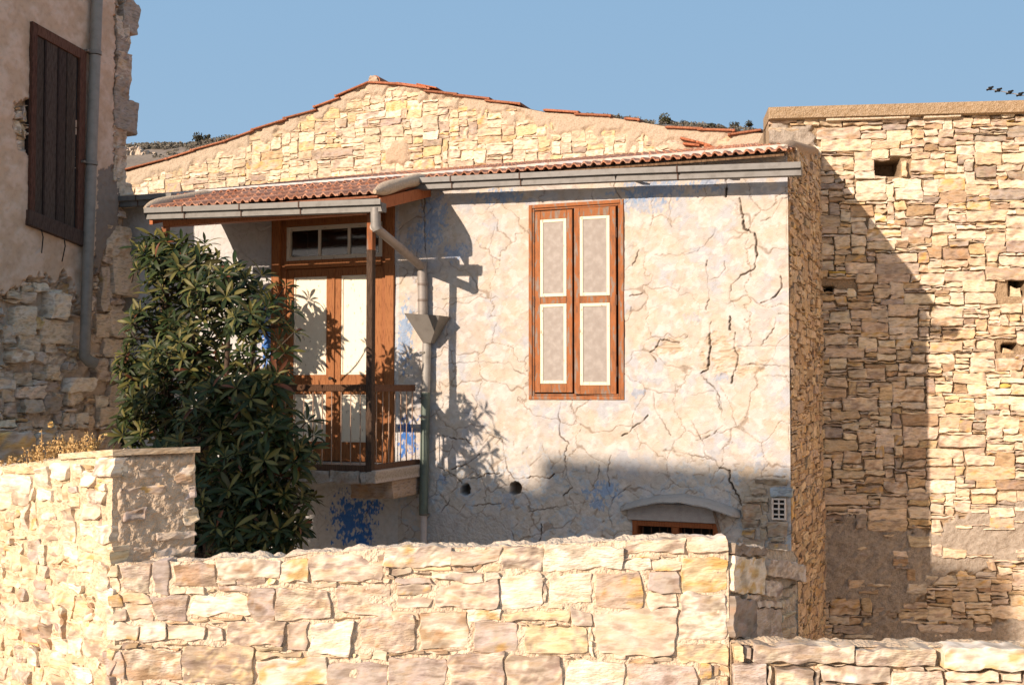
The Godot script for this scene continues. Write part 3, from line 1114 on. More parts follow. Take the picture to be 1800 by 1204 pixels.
func window(h: Node3D, tl: Vector2, br: Vector2) -> void:
	var w := group_node("window", h)
	var o := Color(1, 1, 1)
	var a := Vector2(tl.x, br.y)
	var b := Vector2(br.x, tl.y)
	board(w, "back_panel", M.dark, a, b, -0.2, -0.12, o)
	ring(w, "frame", M.worn_orange_wood, a, b, 0.035, -0.12, 0.016, o)
	var ia := a + Vector2(0.035, 0.035)
	var ib := b - Vector2(0.035, 0.035)
	ring(w, "inner_frame", M.worn_orange_wood, ia, ib, 0.022, -0.12, 0.002, Color(0.85, 0.85, 0.85))
	ia += Vector2(0.022, 0.022)
	ib -= Vector2(0.022, 0.022)
	var um := (ia.x + ib.x) * 0.5 - 0.02
	for s in 2:
		var lo := Vector2(ia.x + 0.006, ia.y + (0.012 if s == 0 else 0.0)) if s == 0 else Vector2(um + 0.014, ia.y - 0.004)
		var hi := Vector2(um - 0.010, ib.y - 0.01) if s == 0 else Vector2(ib.x - 0.022, ib.y - 0.004)
		var sh := Node3D.new()
		sh.name = "shutter"
		h.add_child(sh, true)
		# the leaves hang a little open, each turned on its outer hinge
		var hinge := Vector3(lo.x, 0, 0.0) if s == 0 else Vector3(hi.x, 0, 0.0)
		sh.transform = Transform3D(Basis(Vector3.UP, -0.030 if s == 0 else 0.075), hinge)
		lo.x -= hinge.x
		hi.x -= hinge.x
		var tint := o
		var st := 0.058
		var midv := lerpf(lo.y, hi.y, 0.505)
		board(sh, "stile", M.worn_orange_wood, lo, Vector2(lo.x + st, hi.y), -0.032, 0.006, tint)
		board(sh, "stile", M.worn_orange_wood, Vector2(hi.x - st, lo.y), hi, -0.032, 0.006, tint)
		for rr in [[lo.y, lo.y + 0.085], [midv - 0.035, midv + 0.035], [hi.y - 0.085, hi.y]]:
			board(sh, "rail", M.worn_orange_wood, Vector2(lo.x + st, rr[0]), Vector2(hi.x - st, rr[1]), -0.032, 0.0045, Color(0.93, 0.98, 1.02))
		for pn in [[lo.y + 0.085, midv - 0.035], [midv + 0.035, hi.y - 0.085]]:
			var pa := Vector2(lo.x + st, pn[0])
			var pb := Vector2(hi.x - st, pn[1])
			ring(sh, "moulding", M.white_paint, pa, pb, 0.031, -0.024, 0.013, Color(0.70, 0.64, 0.50))
			board(sh, "panel", M.board, pa + Vector2(0.028, 0.028), pb - Vector2(0.028, 0.028), -0.028, 0.004, Color(0.35, 0.325, 0.30))
		for vv in [0.12, 0.5, 0.86]:
			var hg := MB.new()
			var x := lo.x - 0.004 if s == 0 else hi.x + 0.004
			var y := lerpf(lo.y, hi.y, vv)
			hg.tint = Color(0.12, 0.07, 0.05)
			hg.tube([Vector3(x, y - 0.05, 0.004), Vector3(x, y + 0.05, 0.004)], [0.009, 0.009], 8)
			part("hinge", hg.commit(), M.iron, sh)

func door(h: Node3D, tl: Vector2, br: Vector2) -> void:
	var d := group_node("door_frame", h)
	var wood := Color(0.29, 0.118, 0.046)
	var a := Vector2(tl.x, br.y)
	var b := Vector2(br.x, tl.y)
	var jl := on2(H, 500, 500).x - tl.x
	board(d, "jamb", M.orange_wood, a, Vector2(a.x + jl * 0.62, b.y), -0.12, 0.025, wood)
	board(d, "jamb", M.orange_wood, Vector2(a.x + jl * 0.62, a.y), Vector2(a.x + jl, b.y), -0.12, -0.02, wood * 0.95)
	board(d, "jamb", M.orange_wood, Vector2(b.x - jl * 0.62, a.y), b, -0.12, 0.025, wood)
	board(d, "jamb", M.orange_wood, Vector2(b.x - jl, a.y), Vector2(b.x - jl * 0.62, b.y), -0.12, -0.02, wood * 0.95)
	var tt := on2(H, 502, 399).y
	var tb := on2(H, 502, 459).y
	var x0 := a.x + jl
	var x1 := b.x - jl
	board(d, "head", M.orange_wood, Vector2(x0, tt), Vector2(x1, b.y), -0.12, -0.01, wood)
	board(d, "transom", M.orange_wood, Vector2(x0, tb - 0.085), Vector2(x1, tb), -0.12, 0.004, wood)
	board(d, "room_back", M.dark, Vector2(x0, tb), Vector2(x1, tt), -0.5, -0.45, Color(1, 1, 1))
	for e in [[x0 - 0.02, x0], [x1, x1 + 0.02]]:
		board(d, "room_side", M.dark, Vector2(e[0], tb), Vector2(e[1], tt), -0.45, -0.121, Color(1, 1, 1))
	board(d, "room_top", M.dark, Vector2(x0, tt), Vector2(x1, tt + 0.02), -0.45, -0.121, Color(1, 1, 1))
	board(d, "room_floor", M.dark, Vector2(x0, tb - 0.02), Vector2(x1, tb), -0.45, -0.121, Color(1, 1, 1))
	var fl := group_node("fanlight", h)
	var wht := Color(0.60, 0.56, 0.47)
	ring(fl, "sash", M.white_paint, Vector2(x0, tb), Vector2(x1, tt), 0.045, -0.07, -0.025, wht)
	for k in [1, 2]:
		var x := lerpf(x0 + 0.045, x1 - 0.045, k / 3.0)
		board(fl, "bar", M.white_paint, Vector2(x - 0.014, tb + 0.045), Vector2(x + 0.014, tt - 0.045), -0.065, -0.03, wht)
	for k in 3:
		var xa := lerpf(x0 + 0.045, x1 - 0.045, k / 3.0) + 0.014
		var xb := lerpf(x0 + 0.045, x1 - 0.045, (k + 1) / 3.0) - 0.014
		board(fl, "pane", M.glass, Vector2(xa, tb + 0.045), Vector2(xb, tt - 0.045), -0.052, -0.048, Color(1, 1, 1), 0.0005)
	board(d, "sill", M.concrete, Vector2(a.x, a.y - 0.05), Vector2(b.x, a.y), -0.12, 0.05, Color(0.4, 0.38, 0.35))
	var top := tb - 0.085
	var um := (x0 + x1) * 0.5
	board(d, "door_back", M.dark, Vector2(x0, a.y), Vector2(x1, top), -0.16, -0.121, Color(1, 1, 1))
	for s in 2:
		var lf := group_node("door_leaf", h)
		var lo := Vector2(x0 + 0.004 if s == 0 else um + 0.004, a.y + 0.008)
		var hi := Vector2(um - 0.004 if s == 0 else x1 - 0.004, top - 0.004)
		var st := 0.085
		board(lf, "stile", M.orange_wood, lo, Vector2(lo.x + st, hi.y), -0.085, -0.035, wood)
		board(lf, "stile", M.orange_wood, Vector2(hi.x - st, lo.y), hi, -0.085, -0.035, wood)
		var r1 := on(H, 545, 693).y
		var r2 := on(H, 545, 659).y
		var r3 := on(H, 545, 486).y
		var r0 := lo.y + 0.2
		for rr in [[lo.y, r0], [r1, r2], [r3, hi.y]]:
			board(lf, "rail", M.orange_wood, Vector2(lo.x + st, rr[0]), Vector2(hi.x - st, rr[1]), -0.085, -0.037, wood)
		for pn in [[r0, r1], [r2, r3]]:
			var pa := Vector2(lo.x + st, pn[0])
			var pb := Vector2(hi.x - st, pn[1])
			ring(lf, "moulding", M.white_paint, pa, pb, 0.020, -0.08, -0.042, Color(0.72, 0.66, 0.54))
			board(lf, "panel", M.white_paint, pa + Vector2(0.02, 0.02), pb - Vector2(0.02, 0.02), -0.075, -0.052, Color(0.78, 0.72, 0.58))
	board(d, "cover_strip", M.orange_wood, Vector2(um - 0.018, a.y + 0.01), Vector2(um + 0.018, top - 0.01), -0.035, -0.022, wood)
	var kb := MB.new()
	kb.tint = Color(0.05, 0.04, 0.035)
	var kp := on(H, 597, 665)
	kb.tube([Vector3(um, kp.y, -0.03), Vector3(um, kp.y, 0.012), Vector3(um, kp.y, 0.03)], [0.010, 0.012, 0.02], 10)
	part("door_knob", kb.commit(), M.iron, h)

func low_window(h: Node3D, tl: Vector2, br: Vector2) -> void:
	var w := group_node("low_window", h)
	var a := Vector2(tl.x, br.y)
	var b := Vector2(br.x, tl.y)
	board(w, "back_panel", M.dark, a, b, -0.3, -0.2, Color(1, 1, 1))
	ring(w, "frame", M.orange_wood, a, b, 0.05, -0.2, 0.012, Color(0.22, 0.075, 0.03))
	var um := (a.x + b.x) * 0.5
	board(w, "mullion", M.orange_wood, Vector2(um - 0.035, a.y + 0.05), Vector2(um + 0.035, b.y - 0.05), -0.14, 0.0, Color(0.22, 0.075, 0.03))
	for k in 9:
		if k == 4:
			continue
		var bar := MB.new()
		bar.tint = Color(0.10, 0.06, 0.045)
		var x := lerpf(a.x + 0.05, b.x - 0.05, (k + 0.5) / 9.0)
		bar.tube([Vector3(x, a.y + 0.05, -0.05), Vector3(x, b.y - 0.05, -0.05)], [0.006, 0.006], 6)
		part("bar", bar.commit(), M.iron, w)
	# smooth cement head above the window and the thin curved hood over it
	var c0 := on2(H, 1104, 917)
	var c1 := on2(H, 1262, 888)
	board(w, "lintel", M.plaster, Vector2(c0.x, b.y + 0.003), Vector2(c1.x, c1.y), -0.05, 0.03, Color(0.36, 0.36, 0.37), 0.008)
	var hood := MB.new()
	hood.tint = Color(0.33, 0.335, 0.33)
	var pts := [[1092, 886], [1130, 876], [1165, 869], [1205, 868], [1250, 877], [1292, 892], [1303, 897]]
	var top := []
	for i in 25:
		var f := i / 24.0 * (pts.size() - 1)
		var k := mini(int(f), pts.size() - 2)
		var px := lerpf(pts[k][0], pts[k + 1][0], f - k)
		var py := lerpf(pts[k][1], pts[k + 1][1], f - k)
		top.append(on2(H, px, py))
	for i in 24:
		var p: Vector2 = top[i]
		var q: Vector2 = top[i + 1]
		var ov := 0.03 + 0.20 * pow(sin(PI * i / 24.0), 0.5) + 0.01 * sin(i * 0.7) + 0.008 * sin(i * 1.9)
		var ov2 := 0.03 + 0.20 * pow(sin(PI * (i + 1) / 24.0), 0.5) + 0.01 * sin((i + 1) * 0.7) + 0.008 * sin((i + 1) * 1.9)
		var d0 := 0.05
		hood.quad(Vector3(p.x, p.y - d0, ov), Vector3(q.x, q.y - d0, ov2), Vector3(q.x, q.y, 0), Vector3(p.x, p.y, 0))
		hood.quad(Vector3(p.x, p.y - d0 - 0.012, ov), Vector3(q.x, q.y - d0 - 0.012, ov2), Vector3(q.x, q.y - d0, ov2), Vector3(p.x, p.y - d0, ov))
		hood.quad(Vector3(p.x, p.y - 0.02, 0), Vector3(q.x, q.y - 0.02, 0), Vector3(q.x, q.y - d0 - 0.012, ov2), Vector3(p.x, p.y - d0 - 0.012, ov))
	part("hood", hood.commit(), M.plaster, w)
	# stick propped beside the frame
	var st := MB.new()
	st.tint = Color(0.25, 0.2, 0.17)
	st.tube([on(H, 1255, 898, 0.05), on(H, 1272, 960, 0.08)], [0.012, 0.014], 6)
	part("stick", st.commit(), M.dark_wood, w)
	# perforated vent block in the corner of the wall, and the bare stones round it
	var v := group_node("vent_block", h)
	var va := on2(H, 1358, 913)
	var vb := on2(H, 1383, 876)
	var white := Color(0.62, 0.57, 0.52)
	board(v, "block_back", M.dark, va, vb, 0.0, 0.012, Color(1, 1, 1))
	ring(v, "rim", M.plaster, va, vb, 0.016, 0.0, 0.035, white)
	for i in 3:
		var y := lerpf(va.y, vb.y, (i + 1) / 4.0)
		board(v, "web", M.plaster, Vector2(va.x + 0.016, y - 0.007), Vector2(vb.x - 0.016, y + 0.007), 0.0, 0.033, white)
	var xm := (va.x + vb.x) * 0.5
	board(v, "web", M.plaster, Vector2(xm - 0.007, va.y + 0.016), Vector2(xm + 0.007, vb.y - 0.016), 0.0, 0.032, white)
	var r := RandomNumberGenerator.new()
	r.seed = 55
	var items := []
	var sp := [[1325, 842, 1386, 852], [1352, 856, 1394, 873], [1318, 856, 1350, 868], [1308, 872, 1352, 882], [1306, 886, 1340, 912], [1340, 884, 1354, 900], [1304, 914, 1334, 928], [1305, 931, 1330, 945], [1338, 905, 1352, 925], [1350, 918, 1386, 942], [1356, 944, 1380, 952], [1336, 930, 1349, 950], [1308, 948, 1345, 962], [1352, 955, 1386, 975], [1306, 965, 1348, 985]]
	for s in sp:
		var p := on2(H, s[0], s[3])
		var q := on2(H, s[2], s[1])
		var col := Color(0.40, 0.36, 0.30) if s[1] != 856 or s[0] < 1350 else Color(0.33, 0.40, 0.46)
		items.append([quad_of(Rect2(p, q - p), r, 0.004, 0.012), r.randf_range(0.01, 0.05), col])
	set_stones(h, items, r, {"cell": 0.03, "most": 6, "bevel": 0.01, "tilt": 0.02, "rough": 0.012, "wob": 0.012, "bands": 0.3, "back": -0.05, "least": 0.0})

func roofs(h: Node3D, uL: float, uR: float, v_eave: float, r: RandomNumberGenerator) -> void:
	var set_ := tile_set(0.19, 0.42, 2, r)
	var roof := group_node("roof", h)
	var n := int((uR - uL + 0.06) / 0.19)
	var slope := 0.222
	tiled(roof, Vector3(uL - 0.02, v_eave + 0.012, 0.20), n, 8, (uR - uL + 0.04) / n, 0.365, slope, set_, r, 0.16)
	var far_tiles := MB.new()
	var fb := Basis(Vector3(1, 0, 0), slope)
	for k in range(8, 15):
		for i in n:
			var wv := (uR - uL + 0.04) / n
			if (i + 0.5) * wv > n * wv - k * 0.365 * 0.16 - 0.02:
				continue
			var src: ArrayMesh = set_[r.randi() % set_.size()]
			var arr := src.surface_get_arrays(0)
			var tf := Transform3D(fb * Basis(Vector3(1, 0, 0), -0.03), Vector3(uL - 0.02 + (i + 0.5) * wv, v_eave + 0.012, 0.20) + fb * Vector3(0, 0.012, -k * 0.365))
			var base := far_tiles.v.size()
			for q in arr[Mesh.ARRAY_VERTEX].size():
				far_tiles.v.append(tf * arr[Mesh.ARRAY_VERTEX][q])
				far_tiles.n.append(tf.basis * arr[Mesh.ARRAY_NORMAL][q])
				far_tiles.c.append(arr[Mesh.ARRAY_COLOR][q])
			for q in arr[Mesh.ARRAY_INDEX]:
				far_tiles.ix.append(base + q)
	part("upper_tiles", far_tiles.commit(), M.tile, roof, "stuff")
	var deck := MB.new()
	deck.tint = Color(0.2, 0.13, 0.08)
	var d0 := Vector3(0, v_eave - 0.022, 0.17)
	var d1 := Vector3(0, v_eave - 0.022 + 5.16 * 0.226, -4.99)
	var xl := Vector3(uL, 0, 0)
	var xr := Vector3(uR - 0.005, 0, 0)
	var th := Vector3(0, 0.02, 0)
	var xi := xr - Vector3(0.80, 0, 0)
	deck.quad(d0 + xl, d1 + xl, d1 + xi, d0 + xr)
	deck.quad(d0 + xl + th, d0 + xr + th, d1 + xi + th, d1 + xl + th)
	deck.quad(d0 + xl, d0 + xr, d0 + xr + th, d0 + xl + th)
	part("deck", deck.commit(), M.dark_wood, roof)
	# zinc gutters of two steps, hung a little clear of the wall
	var prof := [Vector2(-0.035, -0.112), Vector2(-0.035, -0.060), Vector2(0, -0.052), Vector2(0, 0), Vector2(-0.012, 0), Vector2(-0.012, -0.03), Vector2(-0.12, -0.03), Vector2(-0.12, -0.112)]
	var zc := Color(0.175, 0.175, 0.17)
	var runs := [[[710, 313], [1080, 296], 0.335], [[1080, 296], [1408, 284], 0.335], [[205, 345], [300, 339], 0.335], [[252, 365], [668, 349], 1.25]]
	var gut := group_node("gutter", h)
	for s in runs:
		var a := on(H, s[0][0], s[0][1], s[2])
		var b := on(H, s[1][0], s[1][1], s[2])
		var mb := MB.new()
		mb.tint = zc * r.randf_range(0.94, 1.06)
		mb.sweep(prof, Vector3(a.x, a.y, s[2]), Vector3(b.x, b.y, s[2]))
		part("trough", mb.commit(), M.zinc, gut)
		var m := maxi(2, int((b.x - a.x) / 0.62))
		for k in range(1, m):
			var p := Vector3(lerpf(a.x, b.x, (k - 0.3) / m), lerpf(a.y, b.y, (k - 0.3) / m), s[2])
			var st := MB.new()
			st.tint = Color(0.10, 0.07, 0.055)
			st.box(p + Vector3(-0.007, -0.058, -0.03), p + Vector3(0.007, 0.006, 0.005), 0.001)
			st.box(p + Vector3(-0.007, -0.118, -0.06), p + Vector3(0.007, -0.058, -0.029), 0.001)
			part("strap", st.commit(), M.iron, gut)
	var sp := MB.new()
	sp.tint = Color(0.16, 0.16, 0.155)
	var sp0 := on(H, 718, 334, 0.28)
	sp.tube([sp0, sp0 + Vector3(0, -0.10, 0)], [0.035, 0.033], 12)
	part("spout", sp.commit(), M.zinc, gut)
	# rusty broken brackets left in the wall under the gutter
	for s in [[742, 338], [1118, 318], [1276, 310]]:
		var p := on(H, s[0], s[1])
		var mb := MB.new()
		mb.tint = Color(0.13, 0.085, 0.055)
		mb.tube([p + Vector3(0, 0, -0.02), p + Vector3(0.03, 0.01, 0.1), p + Vector3(0.05, 0.045, 0.21)], [0.018, 0.014, 0.010], 6)
		part("bracket", mb.commit(), M.iron, gut)
	# porch roof
	var pr := group_node("porch_roof", h)
	var pl := on(H, 262, 360, 1.13)
	var pq := on(H, 660, 346, 1.13)
	var pv := on(H, 470, 354, 1.13).y
	var run := 1.13 - 0.16
	var sl := atan2(v_eave + 0.01 - pv, run)
	var np := int((pq.x - pl.x) / 0.19)
	tiled(pr, Vector3(pl.x, pv, 1.13), np, 3, (pq.x - pl.x) / np, 0.36, sl, tile_set(0.19, 0.42, 2, r), r)
	var bd := MB.new()
	bd.tint = Color(0.22, 0.09, 0.045)
	var a0 := Vector3(pl.x, pv - 0.03, 1.10)
	var a1 := Vector3(pl.x, v_eave - 0.03, 0.10)
	var wd := Vector3(pq.x - pl.x, 0, 0)
	bd.quad(a0, a1, a1 + wd, a0 + wd)
	bd.quad(a0 + th, a0 + wd + th, a1 + wd + th, a1 + th)
	bd.quad(a0, a0 + wd, a0 + wd + th, a0 + th)
	bd.quad(a0 + wd, a1 + wd, a1 + wd + th, a0 + wd + th)
	bd.quad(a1, a0, a0 + th, a1 + th)
	part("boarding", bd.commit(), M.orange_wood, pr)
	for e in [[pl.x - 0.02, -1.0], [pq.x + 0.01, 1.0]]:
		var vg := MB.new()
		vg.tint = Color(0.50, 0.405, 0.30)
		var pts := []
		var rad := []
		for i in 17:
			var f := i / 16.0
			pts.append(Vector3(e[0] + e[1] * 0.02 * sin(f * 5.0), lerpf(pv + 0.01, v_eave + 0.04, f) + 0.02 * sin(f * PI), lerpf(1.17, 0.05, f)))
			rad.append((0.060 + 0.006 * sin(f * 9.0)) * sqrt(clampf(minf(f, 1.0 - f) * 6.0 + 0.12, 0, 1)))
		vg.tube(pts, rad, 12)
		part("verge", vg.commit(), M.mortar, pr)
		var bb := MB.new()
		bb.tint = Color(0.36, 0.125, 0.05)
		for i in 1:
			var q0 := Vector3(e[0] - 0.02, pv - 0.14, 1.08)
			var q1 := Vector3(e[0] - 0.02, v_eave - 0.14, 0.02)
			var up := Vector3(0, 0.11, 0)
			var tw := Vector3(0.04, 0, 0)
			bb.quad(q0 + tw, q1 + tw, q1 + tw + up, q0 + tw + up)
			bb.quad(q1, q0, q0 + up, q1 + up)
			bb.quad(q0, q0 + tw, q0 + tw + up, q0 + up)
			bb.quad(q1, q1 + tw, q0 + tw, q0)
		part("bargeboard", bb.commit(), M.orange_wood, pr)
	var beam_v := on(H, 470, 386, 1.05).y
	solid(pr, "beam", Vector3(pl.x + 0.1, beam_v, 0.96), Vector3(pq.x - 0.06, beam_v + 0.07, 1.05), M.orange_wood, Color(0.36, 0.125, 0.045))
	for k in 5:
		var x := lerpf(pl.x + 0.3, pq.x - 0.3, k / 4.0)
		var rf := MB.new()
		rf.tint = Color(0.30, 0.10, 0.04)
		var q0 := Vector3(x, pv - 0.10, 1.02)
		var q1 := Vector3(x, v_eave - 0.11, 0.01)
		var up := Vector3(0, 0.07, 0)
		var tw := Vector3(0.05, 0, 0)
		rf.quad(q0 + tw, q1 + tw, q1 + tw + up, q0 + tw + up)
		rf.quad(q1, q0, q0 + up, q1 + up)
		rf.quad(q0, q0 + tw, q0 + tw + up, q0 + up)
		rf.quad(q1, q1 + tw, q0 + tw, q0)
		part("rafter", rf.commit(), M.orange_wood, pr)

func balcony(h: Node3D, r: RandomNumberGenerator) -> void:
	var b := group_node("balcony", h)
	var brown := Color(0.105, 0.055, 0.035)
	var W := 1.0
	var bx := on(H, 651, 600, W).x
	var lx := on(H, 289, 500, W).x
	var top := on(H, 470, 386, 1.05).y
	var floor_v := on(H, 640, 829, 1.05).y
	var under := on(H, 640, 852, 1.05).y
	# posts: the upper half keeps its orange paint, weather has bared the rest
	var split := on(H, 651, 440, W).y
	var pw := 0.031
	for x in [bx, lx]:
		var g := Node3D.new()
		g.name = "post"
		h.add_child(g, true)
		solid(g, "painted_length", Vector3(x - pw, split, W - pw), Vector3(x + pw, top, W + pw), M.worn_orange_wood, Color(0.85, 0.8, 0.8), 0.005)
		solid(g, "bare_length", Vector3(x - pw - 0.001, under + 0.07, W - pw - 0.001), Vector3(x + pw + 0.001, split, W + pw + 0.001), M.dark_wood, Color(0.085, 0.055, 0.042), 0.005)
	var hv0 := on(H, 600, 688, W).y
	var hv1 := on(H, 600, 676, W).y
	solid(b, "handrail", Vector3(lx + pw, hv0, W - 0.028), Vector3(bx - pw - 0.002, hv1, W + 0.028), M.dark_wood, brown, 0.006)
	solid(b, "handrail", Vector3(bx - 0.026, hv0, 0.12), Vector3(bx + 0.026, hv1, W - pw - 0.002), M.dark_wood, brown * 1.5, 0.006)
	var rv0 := on(H, 600, 828, W).y
	var rv1 := on(H, 600, 817, W).y
	solid(b, "bottom_rail", Vector3(lx + pw, rv0, W - 0.025), Vector3(bx - pw - 0.002, rv1, W + 0.03), M.dark_wood, Color(0.115, 0.070, 0.045), 0.005)
	solid(b, "bottom_rail", Vector3(bx - 0.025, rv0 + 0.003, 0.02), Vector3(bx + 0.03, rv1 + 0.003, W - pw - 0.002), M.dark_wood, Color(0.14, 0.085, 0.055), 0.005)
	var rod := func(x: float, z: float) -> void:
		var mb := MB.new()
		mb.tint = Color(0.42, 0.32, 0.25)
		mb.tube([Vector3(x, rv1 - 0.005, z), Vector3(x, hv0 + 0.005, z)], [0.0055, 0.0055], 6)
		part("baluster", mb.commit(), M.iron, b)
	var x := bx - 0.105
	while x > lx + 0.05:
		rod.call(x, W)
		x -= 0.103
	for k in 7:
		rod.call(bx, W - 0.12 - k * 0.125)
	# stone slab and the rough bracket stones below it
	var g := group_node("balcony_slab", h, Vector3(0, 0, 1.05))
	var items := []
	var y0 := on(H, 600, 856, 1.05).y
	for s in [[lx - 0.1, lx + 0.75], [lx + 0.76, bx - 0.42], [bx - 0.41, bx - 0.10], [bx - 0.085, bx + 0.075]]:
		var lo := under + r.randf_range(-0.01, 0.015)
		items.append([[Vector2(s[0], lo), Vector2(s[1], lo + r.randf_range(-0.01, 0.01)), Vector2(s[1], floor_v), Vector2(s[0], floor_v)], r.randf_range(-0.02, 0.01), Color(0.44, 0.38, 0.32)])
	for it in items:
		var mb := MB.new()
		stone(mb, it[0], it[1], it[2], r, {"cell": 0.04, "most": 14, "bevel": 0.012, "tilt": 0.02, "rough": 0.018, "wob": 0.012, "bands": 0.0, "back": -1.02})
		part("slab_stone", mb.commit(), M.mortar, g)
	var fl := MB.new()
	fl.tint = Color(0.4, 0.36, 0.32)
	fl.box(Vector3(lx - 0.1, under + 0.03, -1.04), Vector3(bx + 0.06, floor_v - 0.004, -0.04), 0.002)
	part("floor", fl.commit(), M.concrete, g)
	for s in [[616, 690, 855, 876, 0.62], [330, 400, 858, 880, 0.62]]:
		var p := on2(H, s[0], s[3], s[4])
		var q := on2(H, s[1], s[2], s[4])
		var mb := MB.new()
		stone(mb, [p, Vector2(q.x, p.y + 0.01), Vector2(q.x, under + 0.01), Vector2(p.x, under + 0.01)], s[4] - 1.05, Color(0.40, 0.32, 0.26), r, {"cell": 0.05, "most": 8, "bevel": 0.012, "tilt": 0.03, "rough": 0.015, "wob": 0.01, "bands": 0.3, "back": -1.05})
		part("corbel", mb.commit(), STONE[2], g)

func pipes(h: Node3D) -> void:
	var d := group_node("downpipe", h)
	var zc := Color(0.24, 0.235, 0.22)
	var a := on(H, 660, 366, 1.19)
	var b := on(H, 660, 398, 1.19)
	var c := on(H, 742, 470, 0.075)
	var mb := MB.new()
	mb.tint = zc * 1.1
	mb.tube([a, b, b + Vector3(0.01, -0.03, -0.012)], [0.047, 0.047, 0.046], 14)
	part("outlet", mb.commit(), M.zinc, d)
	mb = MB.new()
	mb.tint = Color(0.33, 0.285, 0.245)
	mb.tube([b + Vector3(-0.01, 0.0, 0.015), b.lerp(c, 0.5), c], [0.043, 0.043, 0.043], 14)
	part("sloping_pipe", mb.commit(), M.zinc, d)
	var e := on(H, 743, 553, 0.075)
	mb = MB.new()
	mb.tint = Color(0.30, 0.28, 0.26)
	mb.tube([c + Vector3(0, 0.05, 0.01), c, e], [0.048, 0.05, 0.05], 14)
	part("upper_pipe", mb.commit(), M.zinc, d)
	for y in [500, 528]:
		var p := on(H, 743, y, 0.075)
		var bn := MB.new()
		bn.tint = Color(0.2, 0.17, 0.15)
		bn.tube([p + Vector3(0, -0.012, 0), p + Vector3(0, 0.012, 0)], [0.054, 0.054], 14)
		part("band", bn.commit(), M.zinc, d)
	# rain hopper: open funnel, flat against the wall
	var tl := on(H, 722, 552, 0.12)
	var tr := on(H, 784, 556, 0.12)
	var bl := on(H, 744, 603, 0.12)
	var br := on(H, 757, 603, 0.12)
	var f := MB.new()
	f.tint = Color(0.22, 0.21, 0.19)
	var zt := 0.27
	var zb := 0.125
	var T := [Vector3(tl.x, tl.y, zt), Vector3(tr.x, tr.y, zt), Vector3(tr.x, tr.y, 0.01), Vector3(tl.x, tl.y, 0.01)]
	var B := [Vector3(bl.x, bl.y, zb), Vector3(br.x, br.y, zb), Vector3(br.x, br.y, 0.03), Vector3(bl.x, bl.y, 0.03)]
	for i in 4:
		var j := (i + 1) % 4
		f.quad(B[i], B[j], T[j], T[i])
		var ti: Vector3 = T[i].lerp((T[0] + T[2]) * 0.5, 0.03)
		var tj: Vector3 = T[j].lerp((T[0] + T[2]) * 0.5, 0.03)
		f.quad(T[i], T[j], tj, ti)
		f.quad(tj, B[j].lerp(B[i], 0.1), B[i].lerp(B[j], 0.1), ti)
	part("hopper", f.commit(), M.zinc, d)
	var p0 := on(H, 750, 600, 0.078)
	var p1 := on(H, 748, 690, 0.078)
	var p2 := on(H, 744, 905, 0.078)
	mb = MB.new()
	mb.tint = Color(0.33, 0.325, 0.30)
	mb.tube([p0, p1], [0.044, 0.044], 14)
	part("pipe", mb.commit(), M.zinc, d)
	mb = MB.new()
	mb.tint = Color(0.13, 0.165, 0.145)
	mb.tube([p1, p2], [0.046, 0.046], 14)
	part("green_pipe", mb.commit(), M.zinc, d)
	mb = MB.new()
	mb.tint = Color(0.46, 0.42, 0.40)
	mb.tube([p2 + Vector3(0, 0.02, 0), on(H, 744, 1010, 0.078)], [0.036, 0.036], 14)
	part("lower_pipe", mb.commit(), M.plaster, d)
	for y in [620, 700, 733, 904]:
		var p := on(H, 746, y, 0.078)
		var bn := MB.new()
		bn.tint = Color(0.16, 0.15, 0.13)
		bn.tube([p + Vector3(0, -0.01, 0), p + Vector3(0, 0.01, 0)], [0.052, 0.052], 14)
		part("band", bn.commit(), M.zinc, d)

